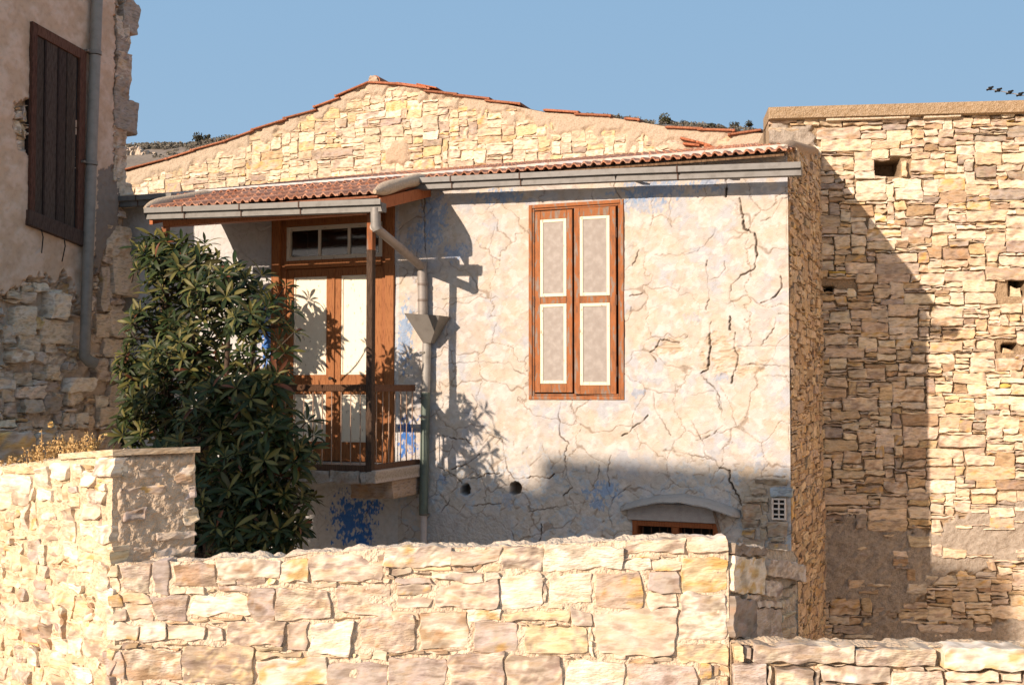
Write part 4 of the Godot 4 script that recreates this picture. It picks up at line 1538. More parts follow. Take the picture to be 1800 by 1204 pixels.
# ---------------------------------------------------------------- gable behind
func gable_house() -> void:
	var G := frame(Vector3(0, -1.6, -11.2), Vector3(1, 0, 0.4))
	G.origin += G.basis.z * -5.0
	var g := thing("gable_house", "pale rubble stone gable with stepped red tile verge, standing behind the cracked house", "house", G)
	var r := RandomNumberGenerator.new()
	r.seed = 77
	# profile of the verge in photo pixels
	var edge := [[150, 326], [215, 306], [330, 272], [440, 232], [560, 190], [645, 149], [690, 147], [760, 160], [860, 178], [960, 198], [1075, 207], [1180, 224], [1290, 232], [1360, 236], [1500, 246]]
	var prof := []
	for e in edge:
		prof.append(on2(G, e[0], e[1]))
	var top := func(u: float) -> float:
		for i in prof.size() - 1:
			if u <= prof[i + 1].x or i == prof.size() - 2:
				return lerpf(prof[i].y, prof[i + 1].y, clampf((u - prof[i].x) / (prof[i + 1].x - prof[i].x), 0, 1))
		return 0.0
	var u0: float = on(G, 150, 300).x
	var u1: float = on(G, 1365, 240).x
	var vb: float = on(G, 600, 350).y - 0.2
	var pk: float = prof[5].y + 0.02
	var patch := on2(G, 700, 272)
	var fn := func(u: float, v: float) -> Array:
		var vt: float = top.call(u)
		var n := nb.get_noise_2d(u * 3.0, v * 3.0)
		var n2 := nc.get_noise_2d(u * 14.0, v * 14.0)
		# mortar smeared under the verge
		var band := sm(0.19, 0.07, vt - v + n * 0.40)
		if u < prof[3].x:
			band = maxf(band, sm(0.30, 0.12, vt - v + n * 0.24))
		if u > prof[9].x:
			band = maxf(band, sm(0.36, 0.16, vt - v + n * 0.36))
		var pt := sm(0.20, 0.13, Vector2((u - patch.x) * 0.8, v - patch.y).length() + n * 0.10)
		var w := -0.012 + n2 * 0.012 + band * 0.050 + pt * 0.055 + n * 0.01
		var col := mixc(Color(0.50, 0.415, 0.31), Color(0.47, 0.395, 0.305), band)
		col = mixc(col, Color(0.47, 0.37, 0.27), pt)
		return [w, col]
	var sh := sheet(u0, u1, vb, pk, 0.028, fn)
	var a := sh.surface_get_arrays(0)
	var vs: PackedVector3Array = a[Mesh.ARRAY_VERTEX]
	for i in vs.size():
		vs[i].y = minf(vs[i].y, top.call(vs[i].x))
	a[Mesh.ARRAY_VERTEX] = vs
	var m2 := ArrayMesh.new()
	m2.add_surface_from_arrays(Mesh.PRIMITIVE_TRIANGLES, a)
	part("mortar_bed", m2, M.mortar, g)
	var back := MB.new()
	back.tint = Color(0.45, 0.37, 0.27)
	for i in prof.size() - 1:
		var p: Vector2 = prof[i]
		var q: Vector2 = prof[i + 1]
		back.quad(Vector3(p.x, p.y, -0.5), Vector3(p.x, p.y, -0.01), Vector3(q.x, q.y, -0.01), Vector3(q.x, q.y, -0.5))
		back.quad(Vector3(p.x, 0, -0.5), Vector3(p.x, p.y, -0.5), Vector3(q.x, q.y, -0.5), Vector3(q.x, 0, -0.5))
	part("wall_core", back.commit(), M.mortar, g)
	var pal := palette([[4.0, Color(0.59, 0.505, 0.385)], [3.0, Color(0.64, 0.57, 0.46)], [1.6, Color(0.53, 0.43, 0.30)], [0.8, Color(0.56, 0.46, 0.28)], [0.6, Color(0.40, 0.335, 0.28)]])
	var items := []
	for rc in lay(u0, u1, vb, pk, r, {"hmin": 0.055, "hmax": 0.19, "wmin": 0.14, "wmax": 0.60, "sliver": 0.32, "long0": 1.5, "long1": 4.2}):
		if rc.end.y > top.call(rc.get_center().x) - 0.035:
			continue
		items.append([quad_of(rc, r, 0.004, 0.022), r.randf_range(0.0, 0.022), stone_color(r, pal)])
	set_stones(g, items, r, {"cell": 0.05, "most": 6, "bevel": 0.011, "tilt": 0.012, "rough": 0.008, "wob": 0.014, "bands": 0.12, "back": -0.05})
	# verge tiles, seen from their edge, lapping down each side
	var verge := [[222, 300, 300, 280], [296, 281, 345, 266], [340, 266, 402, 249], [398, 250, 450, 231], [447, 230, 508, 211], [503, 210, 560, 195], [556, 190, 600, 174], [594, 171, 650, 147], [650, 147, 705, 150], [695, 149, 757, 158], [748, 162, 805, 168], [800, 169, 862, 176], [855, 179, 916, 185], [958, 196, 1018, 200], [1012, 203, 1075, 206], [1100, 211, 1125, 213], [1172, 226, 1236, 229], [1228, 230, 1292, 232], [1284, 239, 1340, 231]]
	for s in verge:
		var p := on2(G, s[0], s[1])
		var q := on2(G, s[2], s[3])
		var dirv := (q - p).normalized()
		var nv := Vector2(-dirv.y, dirv.x)
		var mb := MB.new()
		var k := r.randf_range(0.8, 1.2)
		mb.tint = Color(0.35 * k, 0.145 * k, 0.08 * k)
		var th := 0.020
		# body and raised rim of the tile
		mb.slab([p - nv * 0.004, q - nv * 0.004, q + nv * th, p + nv * th], -0.42, 0.085, 0.004)
		var e0 := p + dirv * 0.01 + nv * th
		var e1 := q - dirv * 0.005 + nv * th
		mb.slab([e0, e1, e1 + nv * 0.014, e0 + nv * 0.014], -0.40, 0.045, 0.004)
		# hooked nose at the lower end
		var low := p if p.y < q.y else q
		mb.slab([low - Vector2(0.018, 0.012), low + Vector2(0.018, -0.012), low + Vector2(0.02, 0.024), low + Vector2(-0.02, 0.024)], -0.40, 0.09, 0.004)
		part("verge_tile", mb.commit(), M.tile, g)
	# two more loose tiles stacked near the ridge and broken ones lower down
	for s in [[700, 148, 752, 155, 0.05], [735, 150, 770, 157, 0.02]]:
		var p := on2(G, s[0], s[1])
		var q := on2(G, s[2], s[3])
		var mb := MB.new()
		mb.tint = Color(0.44, 0.15, 0.065)
		var nv := Vector2(0, 1)
		mb.slab([p, q, q + nv * 0.02, p + nv * 0.02], -0.3, 0.07, 0.004)
		part("loose_tile", mb.commit(), M.tile, g)
	for s in [[1198, 246, 1224, 252], [1203, 256, 1232, 259], [1226, 253, 1252, 260], [1262, 266, 1288, 263], [1240, 260, 1262, 264]]:
		var p := on2(G, s[0], s[1])
		var q := on2(G, s[2], s[3])
		var mb := MB.new()
		mb.tint = Color(0.40, 0.15, 0.075)
		mb.slab([p, q, q + Vector2(0.005, 0.03), p + Vector2(0.01, 0.03)], 0.0, 0.07 + r.randf() * 0.04, 0.004)
		part("broken_tile", mb.commit(), M.tile, g)
	# broken ridge tile end, packed with mortar
	var c := on2(G, 657, 141)
	var rd := MB.new()
	rd.tint = Color(0.46, 0.36, 0.26)
	stone(rd, [c + Vector2(-0.10, -0.07), c + Vector2(0.09, -0.07), c + Vector2(0.07, 0.05), c + Vector2(-0.04, 0.065)], 0.05, Color(0.50, 0.40, 0.30), r, {"cell": 0.03, "most": 6, "bevel": 0.02, "tilt": 0.02, "rough": 0.015, "wob": 0.01, "bands": 0.0, "back": -0.4})
	part("ridge_mortar", rd.commit(), M.mortar, g)
	var rt := MB.new()
	rt.tint = Color(0.36, 0.16, 0.09)
	var arc := []
	for i in 9:
		var an := lerpf(PI * 1.02, -0.1, i / 8.0)
		arc.append(c + Vector2(cos(an) * 0.105 + 0.02, sin(an) * 0.10 - 0.03))
	for i in 8:
		var p: Vector2 = arc[i]
		var q: Vector2 = arc[i + 1]
		rt.quad(Vector3(p.x, p.y, 0.03), Vector3(q.x, q.y, 0.03), Vector3(q.x, q.y, -0.5), Vector3(p.x, p.y, -0.5))
		var pi := p.lerp(c, 0.16)
		var qi := q.lerp(c, 0.16)
		rt.quad(Vector3(pi.x, pi.y, 0.03), Vector3(qi.x, qi.y, 0.03), Vector3(q.x, q.y, 0.03), Vector3(p.x, p.y, 0.03))
	part("ridge_tile", rt.commit(), M.tile, g)
	# roof behind the verge
	var rf := MB.new()
	rf.tint = Color(0.36, 0.14, 0.08)
	for i in prof.size() - 1:
		var p: Vector2 = prof[i]
		var q: Vector2 = prof[i + 1]
		rf.quad(Vector3(p.x, p.y - 0.03, -0.3), Vector3(q.x, q.y - 0.03, -0.3), Vector3(q.x, q.y - 0.03, -5.0), Vector3(p.x, p.y - 0.03, -5.0))
	part("roof", rf.commit(), M.tile, g)

# ---------------------------------------------------------------- right-hand stone building
func overlaps(rc: Rect2, list: Array, grow := 0.0) -> bool:
	for h in list:
		if h.grow(grow).intersects(rc):
			return true
	return false

func right_house() -> void:
	var R := frame(Vector3(0, -1.6, -12.94), Vector3(1, 0, 0.116))
	var g := thing("stone_building", "tall honey-coloured dry stone wall building with concrete coping along its flat roof", "house", R)
	var r := RandomNumberGenerator.new()
	r.seed = 1207
	var u0 := on(R, 1353, 300).x
	var u1 := 8.2
	var vt := on(R, 1500, 207).y
	var holes := []
	for s in [[1541, 280, 1584, 310], [1442, 503, 1466, 514], [1776, 490, 1803, 518], [1764, 606, 1790, 618]]:
		var p := on2(R, s[0], s[3])
		var q := on2(R, s[2], s[1])
		holes.append(Rect2(p, q - p))
	var patch := polys(R, [1330, 925, 1440, 915, 1500, 905, 1560, 922, 1630, 935, 1690, 905, 1740, 890, 1800, 880, 1900, 880, 1900, 985, 1800, 985, 1730, 1003, 1660, 1015, 1630, 1045, 1580, 1070, 1560, 1085, 1480, 1055, 1400, 1070, 1330, 1070])
	var patch2 := polys(R, [1480, 1110, 1560, 1085, 1680, 1098, 1900, 1085, 1900, 1150, 1480, 1150])
	var patch3 := polys(R, [1345, 225, 1420, 222, 1445, 245, 1400, 268, 1345, 258])
	var cover := func(u: float, v: float) -> float:
		var q := Vector2(u + nb.get_noise_2d(u * 4.0, v * 4.0) * 0.16, v + nb.get_noise_2d(u * 4.0 + 30.0, v * 4.0) * 0.12)
		for pg in [patch, patch2, patch3]:
			if Geometry2D.is_point_in_polygon(q, pg):
				return 1.0
		return 0.0
	var fn := func(u: float, v: float) -> Array:
		var n := nb.get_noise_2d(u * 4.0, v * 4.0)
		var n2 := nc.get_noise_2d(u * 13.0, v * 16.0)
		var w := -0.028 + n2 * 0.012
		var col := Color(0.34, 0.255, 0.17)
		if cover.call(u, v) > 0.5:
			w = 0.012 + n * 0.022 + n2 * 0.018
			col = mixc(Color(0.31, 0.275, 0.235), Color(0.40, 0.36, 0.31), n2 + 0.5)
		for h in holes:
			if h.has_point(Vector2(u, v)):
				w = -0.30
				col = Color(0.16, 0.11, 0.07)
		return [w, col]
	part("mortar_bed", sheet(u0, u1, 0.0, vt, 0.022, fn), M.mortar, g)
	solid(g, "wall_core", Vector3(u0, 0, -0.6), Vector3(u1, vt - 0.002, -0.32), M.mortar, Color(0.4, 0.3, 0.2))
	var ret := MB.new()
	ret.tint = Color(0.42, 0.33, 0.22)
	ret.quad(Vector3(u0, 0, -6.0), Vector3(u0, 0, 0.0), Vector3(u0, vt, 0.0), Vector3(u0, vt, -6.0))
	part("end_wall", ret.commit(), M.mortar, g)
	var pal := palette([[4.0, Color(0.63, 0.54, 0.425)], [3.8, Color(0.67, 0.595, 0.485)], [1.8, Color(0.56, 0.46, 0.345)], [1.0, Color(0.58, 0.46, 0.30)], [0.9, Color(0.42, 0.31, 0.21)], [0.9, Color(0.38, 0.33, 0.285)], [0.04, Color(0.66, 0.49, 0.14)]])
	var items := []
	for s in [[1362, 243, 1402, 262], [1505, 232, 1552, 256], [1566, 235, 1597, 254], [1480, 288, 1522, 302], [1500, 306, 1540, 338], [1490, 304, 1530, 326], [1543, 312, 1600, 336], [1605, 298, 1685, 333], [1655, 260, 1722, 294], [1583, 284, 1590, 311]]:
		pass
	for rc in lay(u0, u1, 0.35, vt, r, {"hmin": 0.042, "hmax": 0.15, "wmin": 0.11, "wmax": 0.50, "sliver": 0.36, "long0": 1.7, "long1": 4.4}):
		if overlaps(rc, holes, -0.012):
			continue
		var c := cover.call(rc.get_center().x, rc.get_center().y) as float
		if c > 0.5 and r.randf() < 0.78:
			continue
		items.append([quad_of(rc, r, 0.0032, 0.018), r.randf_range(0.0, 0.024) + (0.016 if c > 0.5 else 0.0), stone_color(r, pal)])
	set_stones(g, items, r, {"cell": 0.045, "most": 7, "bevel": 0.011, "tilt": 0.014, "rough": 0.009, "wob": 0.013, "bands": 0.2, "back": -0.06})
	# stones jammed in the putlog holes and the lintel stone over the largest
	for s in [[1446, 511, 1464, 528, -0.06], [1778, 505, 1800, 520, -0.05], [1766, 613, 1788, 633, -0.05], [1586, 283, 1593, 312, 0.03]]:
		var p := on2(R, s[0], s[3])
		var q := on2(R, s[2], s[1])
		var mb := MB.new()
		stone(mb, quad_of(Rect2(p, q - p), r, 0.002, 0.02), s[4], Color(0.58, 0.48, 0.34), r, {"cell": 0.03, "most": 6, "bevel": 0.012, "tilt": 0.04, "rough": 0.01, "wob": 0.012, "bands": 0.0, "back": -0.2})
		part("stone", mb.commit(), STONE[0], g)
	# concrete coping, cast in lengths
	var c0 := on(R, 1352, 188, 0.10)
	var cb := on(R, 1352, 209, 0.10)
	var xs := [c0.x, c0.x + 2.9, 8.25]
	for i in 2:
		var fnc := func(u: float, v: float) -> Array:
			var n := nc.get_noise_2d(u * 22.0, v * 22.0)
			return [0.10 + n * 0.012 + nb.get_noise_2d(u * 3.0, v * 3.0) * 0.01, mixc(Color(0.32, 0.235, 0.145), Color(0.45, 0.36, 0.26), n + 0.45)]
		var m := MB.new()
		m.tint = Color(0.40, 0.31, 0.21)
		m.box(Vector3(xs[i] + 0.001, cb.y, -0.5), Vector3(xs[i + 1] - 0.001, c0.y + 0.005, 0.085), 0.012)
		part("coping", m.commit(), M.concrete, g)
		var face := sheet(xs[i] + 0.008, xs[i + 1] - 0.008, cb.y + 0.006, c0.y - 0.004, 0.02, fnc)
		part("coping_face", face, M.concrete, g)
	var thin := MB.new()
	thin.tint = Color(0.62, 0.54, 0.42)
	for s in [[1453, 207, 1600, 203], [1625, 204, 1690, 203]]:
		var p := on2(R, s[0], s[1], 0.06)
		var q := on2(R, s[2], s[3], 0.06)
		thin.slab([Vector2(p.x, cb.y - 0.03), Vector2(q.x, cb.y - 0.022), Vector2(q.x, cb.y - 0.002), Vector2(p.x, cb.y - 0.002)], 0.0, 0.075, 0.003)
	part("bedding", thin.commit(), M.mortar, g)
	var roof := MB.new()
	roof.tint = Color(0.4, 0.34, 0.28)
	roof.quad(Vector3(u0, vt, -0.3), Vector3(u1, vt, -0.3), Vector3(u1, vt, -6.0), Vector3(u0, vt, -6.0))
	part("flat_roof", roof.commit(), M.concrete, g)

# ---------------------------------------------------------------- left-hand building in the shade
func left_house() -> void:
	var L := frame(Vector3(-4.37, -1.6, -12.75), Vector3(0.4067, 0, -0.9135))
	var g := thing("plaster_house", "shaded pink plastered house end with crumbling stone corner and dark plank shutter", "house", L)
	var r := RandomNumberGenerator.new()
	r.seed = 90
	var ue := -2.0
	var vt := 7.62
	var pls := polys(L, [-120, -60, 196, -60, 194, 290, 188, 300, 168, 320, 166, 420, 152, 470, 146, 560, 133, 545, 118, 500, 102, 478, 90, 502, 72, 488, 44, 486, 26, 505, 0, 515, -120, 560])
	var cem := polys(L, [166, 300, 190, 290, 206, 320, 203, 400, 178, 440, 166, 490, 158, 470])
	var cav := on2(L, 55, 674)
	var gash := polys(L, [18, 180, 44, 176, 44, 280, 30, 262, 22, 240])
	var fn := func(u: float, v: float) -> Array:
		var n := nb.get_noise_2d(u * 3.0, v * 3.0)
		var n2 := nc.get_noise_2d(u * 10.0, v * 10.0)
		var q := Vector2(u + n2 * 0.05, v + n2 * 0.09)
		var w := -0.03 + n2 * 0.03
		var col := Color(0.53, 0.43, 0.335)
		if Geometry2D.is_point_in_polygon(q, cem):
			w = 0.045 + n2 * 0.012
			col = Color(0.25, 0.20, 0.165)
		elif Geometry2D.is_point_in_polygon(q, pls) and not Geometry2D.is_point_in_polygon(q, gash):
			w = 0.052 + n * 0.012 + n2 * 0.004
			col = mixc(Color(0.56, 0.40, 0.285), Color(0.64, 0.485, 0.37), sm(-0.2, 0.3, n + n2 * 0.3))
			# later limewash low on the wall
			col = mixc(col, Color(0.60, 0.52, 0.46), sm(2.95, 2.55, v + n * 0.3) * 0.8)
			var cr := absf(nb.get_noise_2d(u * 2.1 + 11.0, v * 1.5))
			var gk := sm(0.012, 0.003, cr) * sm(0.0, 0.15, n)
			w -= gk * 0.014
		w -= 0.16 * sm(0.09, 0.06, Vector2((u - cav.x) * 0.6, v - cav.y).length())
		return [w, col]
	part("render", sheet(ue, 0.0, 0.0, vt, 0.0165, fn), M.plaster, g)
	solid(g, "wall_core", Vector3(ue, 0, -0.5), Vector3(-0.03, vt, -0.09), M.mortar, Color(0.4, 0.32, 0.25))
	var far := MB.new()
	far.tint = Color(0.45, 0.35, 0.27)
	far.quad(Vector3(ue, 0, -5), Vector3(ue, 0, 0.03), Vector3(ue, vt, 0.03), Vector3(ue, 5.6, -5))
	far.quad(Vector3(-0.02, 0, 0.0), Vector3(-0.02, 0, -5), Vector3(-0.02, 5.6, -5), Vector3(-0.02, vt, 0.0))
	far.quad(Vector3(ue, vt, 0.03), Vector3(-0.02, vt, 0.03), Vector3(-0.02, 5.6, -5), Vector3(ue, 5.6, -5))
	part("other_walls", far.commit(), M.plaster, g)
	var pal := palette([[3.0, Color(0.64, 0.535, 0.42)], [2.0, Color(0.69, 0.60, 0.49)], [1.0, Color(0.54, 0.46, 0.385)], [0.8, Color(0.62, 0.48, 0.33)]])
	var items := []
	var taken := []
	for s in [[208, 7, 241, 51, 0], [196, 35, 223, 66, 1], [196, 66, 222, 100, 0], [197, 97, 227, 140, 1], [195, 140, 223, 178, 0], [193, 180, 239, 225, 0], [193, 226, 219, 262, 1], [195, 262, 216, 274, 1], [193, 276, 218, 322, 2], [198, 322, 230, 345, 2], [205, 345, 232, 358, 2], [181, 400, 223, 450, 2], [192, 452, 239, 516, 2], [172, 470, 192, 545, 1], [188, 548, 237, 593, 2], [163, 552, 188, 594, 2], [178, 597, 215, 628, 2], [188, 630, 223, 668, 2], [158, 632, 186, 668, 1], [188, 672, 220, 715, 1], [170, 718, 210, 752, 2], [172, 755, 209, 792, 1], [76, 516, 114, 561, 3], [14, 540, 56, 592, 2], [66, 565, 125, 605, 2], [0, 572, 22, 606, 1], [25, 590, 66, 625, 2], [10, 612, 48, 640, 3], [75, 640, 98, 665, 2], [110, 664, 161, 690, 3], [206, -40, 224, 5, 0], [70, 695, 100, 730, 0], [38, 700, 72, 728, 1], [112, 690, 142, 712, 2]]:
		var p := on2(L, s[0], s[3])
		var q := on2(L, s[2], s[1])
		var rc := Rect2(p, q - p)
		taken.append(rc)
		var col: Color = [Color(0.36, 0.315, 0.27), Color(0.56, 0.465, 0.37), Color(0.66, 0.555, 0.43), Color(0.74, 0.67, 0.57)][s[4]]
		items.append([quad_of(rc, r, 0.004, 0.02), r.randf_range(0.03, 0.06) + (0.05 if s[4] == 3 else 0.0), col])
	for rc in lay(ue, -0.02, 0.9, vt, r, {"hmin": 0.05, "hmax": 0.17, "wmin": 0.08, "wmax": 0.34, "sliver": 0.3}):
		var c = rc.get_center()
		if Geometry2D.is_point_in_polygon(c, pls) and not Geometry2D.is_point_in_polygon(c, gash):
			continue
		if Geometry2D.is_point_in_polygon(c, cem) or overlaps(rc, taken, -0.045):
			continue
		items.append([quad_of(rc, r, 0.004, 0.03), r.randf_range(-0.03, 0.05), stone_color(r, pal)])
	set_stones(g, items, r, {"cell": 0.04, "most": 7, "bevel": 0.014, "tilt": 0.035, "rough": 0.016, "wob": 0.016, "bands": 0.15, "back": -0.16})
	# the shutter of dark planks in its sagging frame, drawn after the four corners in the photograph
	var c := [on2(L, 40, 390), on2(L, 134, 427), on2(L, 140, 92), on2(L, 45, 39)]
	var at := func(s: float, t: float) -> Vector2: return c[0].lerp(c[1], s).lerp(c[3].lerp(c[2], s), t)
	var wn := group_node("window", g)
	var bit := func(called: String, s0: float, s1: float, t0: float, t1: float, w0: float, w1: float, m: Material, tint: Color) -> void:
		var mb := MB.new()
		mb.tint = tint
		mb.slab([at.call(s0, t0), at.call(s1, t0), at.call(s1, t1), at.call(s0, t1)], w0, w1, 0.004)
		part(called, mb.commit(), m, wn)
	bit.call("back_panel", 0.0, 1.0, 0.0, 1.0, 0.0, 0.056, M.dark, Color(1, 1, 1))
	var red := Color(0.115, 0.058, 0.040)
	bit.call("jamb", 0.0, 0.085, 0.0, 1.0, 0.0, 0.095, M.dark_wood, red)
	bit.call("jamb", 0.88, 1.0, 0.0, 1.0, 0.0, 0.095, M.dark_wood, red * 1.2)
	bit.call("head", 0.085, 0.88, 0.945, 1.0, 0.0, 0.093, M.dark_wood, red * 1.3)
	bit.call("sill", -0.03, 1.02, -0.02, 0.055, 0.0, 0.11, M.dark_wood, Color(0.10, 0.07, 0.055))
	var x := 0.09
	var k := 0
	for wd in [0.15, 0.025, 0.215, 0.02, 0.15, 0.115, 0.08]:
		if k != 1 and k != 3:
			bit.call("plank", x, x + wd - 0.008, 0.055, 0.943, 0.05, 0.078 + r.randf_range(-0.006, 0.006), M.dark_wood, Color(0.082, 0.062, 0.050) * r.randf_range(0.7, 1.4))
		else:
			bit.call("cover_strip", x - 0.006, x + wd, 0.055, 0.943, 0.05, 0.088, M.dark_wood, Color(0.05, 0.035, 0.03))
		x += wd
		k += 1
	for s in [[68, 388, 72, 445], [110, 405, 108, 460]]:
		var mb := MB.new()
		mb.tint = Color(0.04, 0.035, 0.03)
		var p := on(L, s[0], s[1], 0.1)
		var q := on(L, s[2], s[3], 0.08)
		mb.tube([p, p.lerp(q, 0.5) + Vector3(0.02, 0, 0.015), q], [0.006, 0.006, 0.006], 6)
		part("wire", mb.commit(), M.iron, wn)
	# rain pipe
	var d := group_node("downpipe", g)
	var zc := Color(0.235, 0.22, 0.195)
	var p0 := on(L, 171, -40, 0.13)
	var p1 := on(L, 148, 618, 0.13)
	var at_y := func(y: float) -> Vector3: return p0.lerp(p1, (y + 40.0) / 658.0)
	var ys := [-40, 95, 290, 618]
	for i in 3:
		var mb := MB.new()
		mb.tint = zc * r.randf_range(0.9, 1.12)
		var a: Vector3 = at_y.call(ys[i])
		var b: Vector3 = at_y.call(ys[i + 1])
		mb.tube([a + Vector3(0, -0.03, 0), b], [0.060 - i * 0.001, 0.060 - i * 0.001], 14)
		part("pipe_length", mb.commit(), M.zinc, d)
		if i:
			var bn := MB.new()
			bn.tint = Color(0.22, 0.21, 0.19)
			bn.tube([a + Vector3(0, -0.02, 0), a + Vector3(0, 0.02, 0)], [0.068, 0.068], 14)
			part("band", bn.commit(), M.zinc, d)
			var arm := MB.new()
			arm.tint = Color(0.22, 0.21, 0.19)
			arm.box(a + Vector3(-0.11, -0.012, -0.1), a + Vector3(-0.05, 0.012, 0.0), 0.002)
			part("arm", arm.commit(), M.iron, d)
	var el := MB.new()
	el.tint = zc
	el.tube([p1 + Vector3(0, 0.01, 0), p1 + Vector3(0, -0.05, 0.0), p1 + Vector3(0.03, -0.10, 0.03), p1 + Vector3(0.10, -0.13, 0.06)], [0.062, 0.062, 0.062, 0.062], 14, false)
	part("elbow", el.commit(), M.zinc, d)
	var mo := MB.new()
	mo.tube([p1 + Vector3(0.06, -0.115, 0.045), p1 + Vector3(0.085, -0.124, 0.055)], [0.055, 0.055], 14)
	part("mouth", mo.commit(), M.dark, d)

# ---------------------------------------------------------------- garden walls near the viewer
func tone(k: int, r: RandomNumberGenerator) -> Color:
	var c: Color = [Color(0.73, 0.665, 0.56), Color(0.68, 0.60, 0.48), Color(0.63, 0.53, 0.43), Color(0.49, 0.42, 0.37), Color(0.52, 0.42, 0.335), Color(0.66, 0.55, 0.36)][k]
	var j := r.randf_range(0.94, 1.06)
	return Color(c.r * j, c.g * j, c.b * j)

func gap_fill(W: Transform3D, taken: Array, x0: int, y0: int, x1: int, y1: int, inside: Callable, r: RandomNumberGenerator, most_w: int, most_h: int) -> Array:
	# small wedges and slivers for the free places between the traced stones, on a grid of 5 photo pixels
	var c := 5
	var nx := (x1 - x0) / c
	var ny := (y1 - y0) / c
	var busy := PackedByteArray()
	busy.resize(nx * ny)
	for j in ny:
		for i in nx:
			if not inside.call(x0 + (i + 0.5) * c, y0 + (j + 0.5) * c):
				busy[j * nx + i] = 1
	for s in taken:
		for j in range(maxi(0, int(floor((s[1] - y0 - 1) / float(c)))), mini(ny, int(ceil((s[3] - y0 + 1) / float(c))))):
			for i in range(maxi(0, int(floor((s[0] - x0 - 1) / float(c)))), mini(nx, int(ceil((s[2] - x0 + 1) / float(c))))):
				busy[j * nx + i] = 1
	var out := []
	for j in ny:
		for i in nx:
			if busy[j * nx + i]:
				continue
			var mh := r.randi_range(2, most_h)
			var mw := r.randi_range(5, most_w)
			if r.randf() < 0.3:
				mw = r.randi_range(3, 6)
			var w := 0
			while w < mw and i + w < nx and not busy[j * nx + i + w]:
				w += 1
			var h := 1
			var ok := true
			while h < mh and j + h < ny and ok:
				for q in w:
					if busy[(j + h) * nx + i + q]:
						ok = false
						break
				if ok:
					h += 1
			for b in h:
				for q in w:
					busy[(j + b) * nx + i + q] = 1
			if w * h >= 3 and w >= 2:
				out.append([x0 + i * c, y0 + j * c, x0 + (i + w) * c, y0 + (j + h) * c])
	return out

func place(W: Transform3D, s: Array, r: RandomNumberGenerator, gap: float, jit: float) -> Array:
	var p := on2(W, s[0], s[3])
	var q := on2(W, s[2], s[1])
	return quad_of(Rect2(p, q - p), r, gap, jit)

func bed(g: Node3D, W: Transform3D, u0: float, u1: float, vb: float, top: Callable, thick: float, col: Color, step: float, proud := 0.0) -> void:
	# mortar face trimmed along the top, a rough top and the core behind
	var hi := -9.0
	for i in 40:
		hi = maxf(hi, top.call(lerpf(u0, u1, i / 39.0)))
	var fn := func(u: float, v: float) -> Array:
		var vv := minf(v, top.call(u))
		var n := nb.get_noise_2d(u * 9.0, vv * 9.0)
		var n2 := nc.get_noise_2d(u * 26.0, vv * 26.0)
		return [proud - 0.006 + n * 0.008 + n2 * 0.0045, mixc(col * 0.92, col * 1.08, n + 0.5)]
	var sh := sheet(u0, u1, vb, hi, step, fn)
	var a := sh.surface_get_arrays(0)
	var vs: PackedVector3Array = a[Mesh.ARRAY_VERTEX]
	for i in vs.size():
		vs[i].y = minf(vs[i].y, top.call(vs[i].x) + na.get_noise_2d(vs[i].x * 40.0, 3.0) * 0.004)
	a[Mesh.ARRAY_VERTEX] = vs
	var m2 := ArrayMesh.new()
	m2.add_surface_from_arrays(Mesh.PRIMITIVE_TRIANGLES, a)
	part("mortar_bed", m2, M.mortar, g)
	var nx := maxi(4, int((u1 - u0) / step))
	var nz := maxi(4, int(thick / step))
	var mb := MB.new()
	for j in nz + 1:
		for i in nx + 1:
			var u := lerpf(u0, u1, float(i) / nx)
			var w := lerpf(0.0, -thick, float(j) / nz)
			var e := minf(float(j), float(nz - j)) / nz
			mb.v.append(Vector3(u, top.call(u) + (nb.get_noise_2d(u * 8.0, w * 8.0) * 0.03 + 0.012) * minf(1.0, e * 6.0) - 0.002 - 0.10 * pow(float(j) / nz, 1.2), w))
			mb.n.append(Vector3.UP)
			mb.c.append(col)
	mb.grid_normals(0, nx + 1, nz + 1)
	for j in nz:
		for i in nx:
			var k := j * (nx + 1) + i
			mb.ix.append_array([k, k + nx + 1, k + nx + 2, k, k + nx + 2, k + 1])
	part("wall_top", mb.commit(), M.mortar, g)
	var cr := MB.new()
	cr.tint = col
	for i in 24:
		var ua := lerpf(u0, u1, i / 24.0)
		var ub := lerpf(u0, u1, (i + 1) / 24.0)
		cr.quad(Vector3(ub, -1.6, -thick), Vector3(ua, -1.6, -thick), Vector3(ua, top.call(ua) - 0.10, -thick), Vector3(ub, top.call(ub) - 0.10, -thick))
	for e in [[u0, -1.0], [u1, 1.0]]:
		var t: float = top.call(e[0])
		if e[1] > 0:
			cr.quad(Vector3(e[0], -1.6, 0), Vector3(e[0], -1.6, -thick), Vector3(e[0], t - 0.1, -thick), Vector3(e[0], t, 0))
		else:
			cr.quad(Vector3(e[0], -1.6, -thick), Vector3(e[0], -1.6, 0), Vector3(e[0], t, 0), Vector3(e[0], t - 0.1, -thick))
	cr.quad(Vector3(u0, vb - 0.4, -0.02), Vector3(u1, vb - 0.4, -0.02), Vector3(u1, vb + 0.01, -0.02), Vector3(u0, vb + 0.01, -0.02))
	part("wall_core", cr.commit(), M.mortar, g)

func line_top(W: Transform3D, pts: Array) -> Callable:
	var p := []
	for i in range(0, pts.size(), 2):
		p.append(on2(W, pts[i], pts[i + 1]))
	return func(u: float) -> float:
		for i in p.size() - 1:
			if u <= p[i + 1].x or i == p.size() - 2:
				return lerpf(p[i].y, p[i + 1].y, clampf((u - p[i].x) / (p[i + 1].x - p[i].x), 0, 1))
		return 0.0

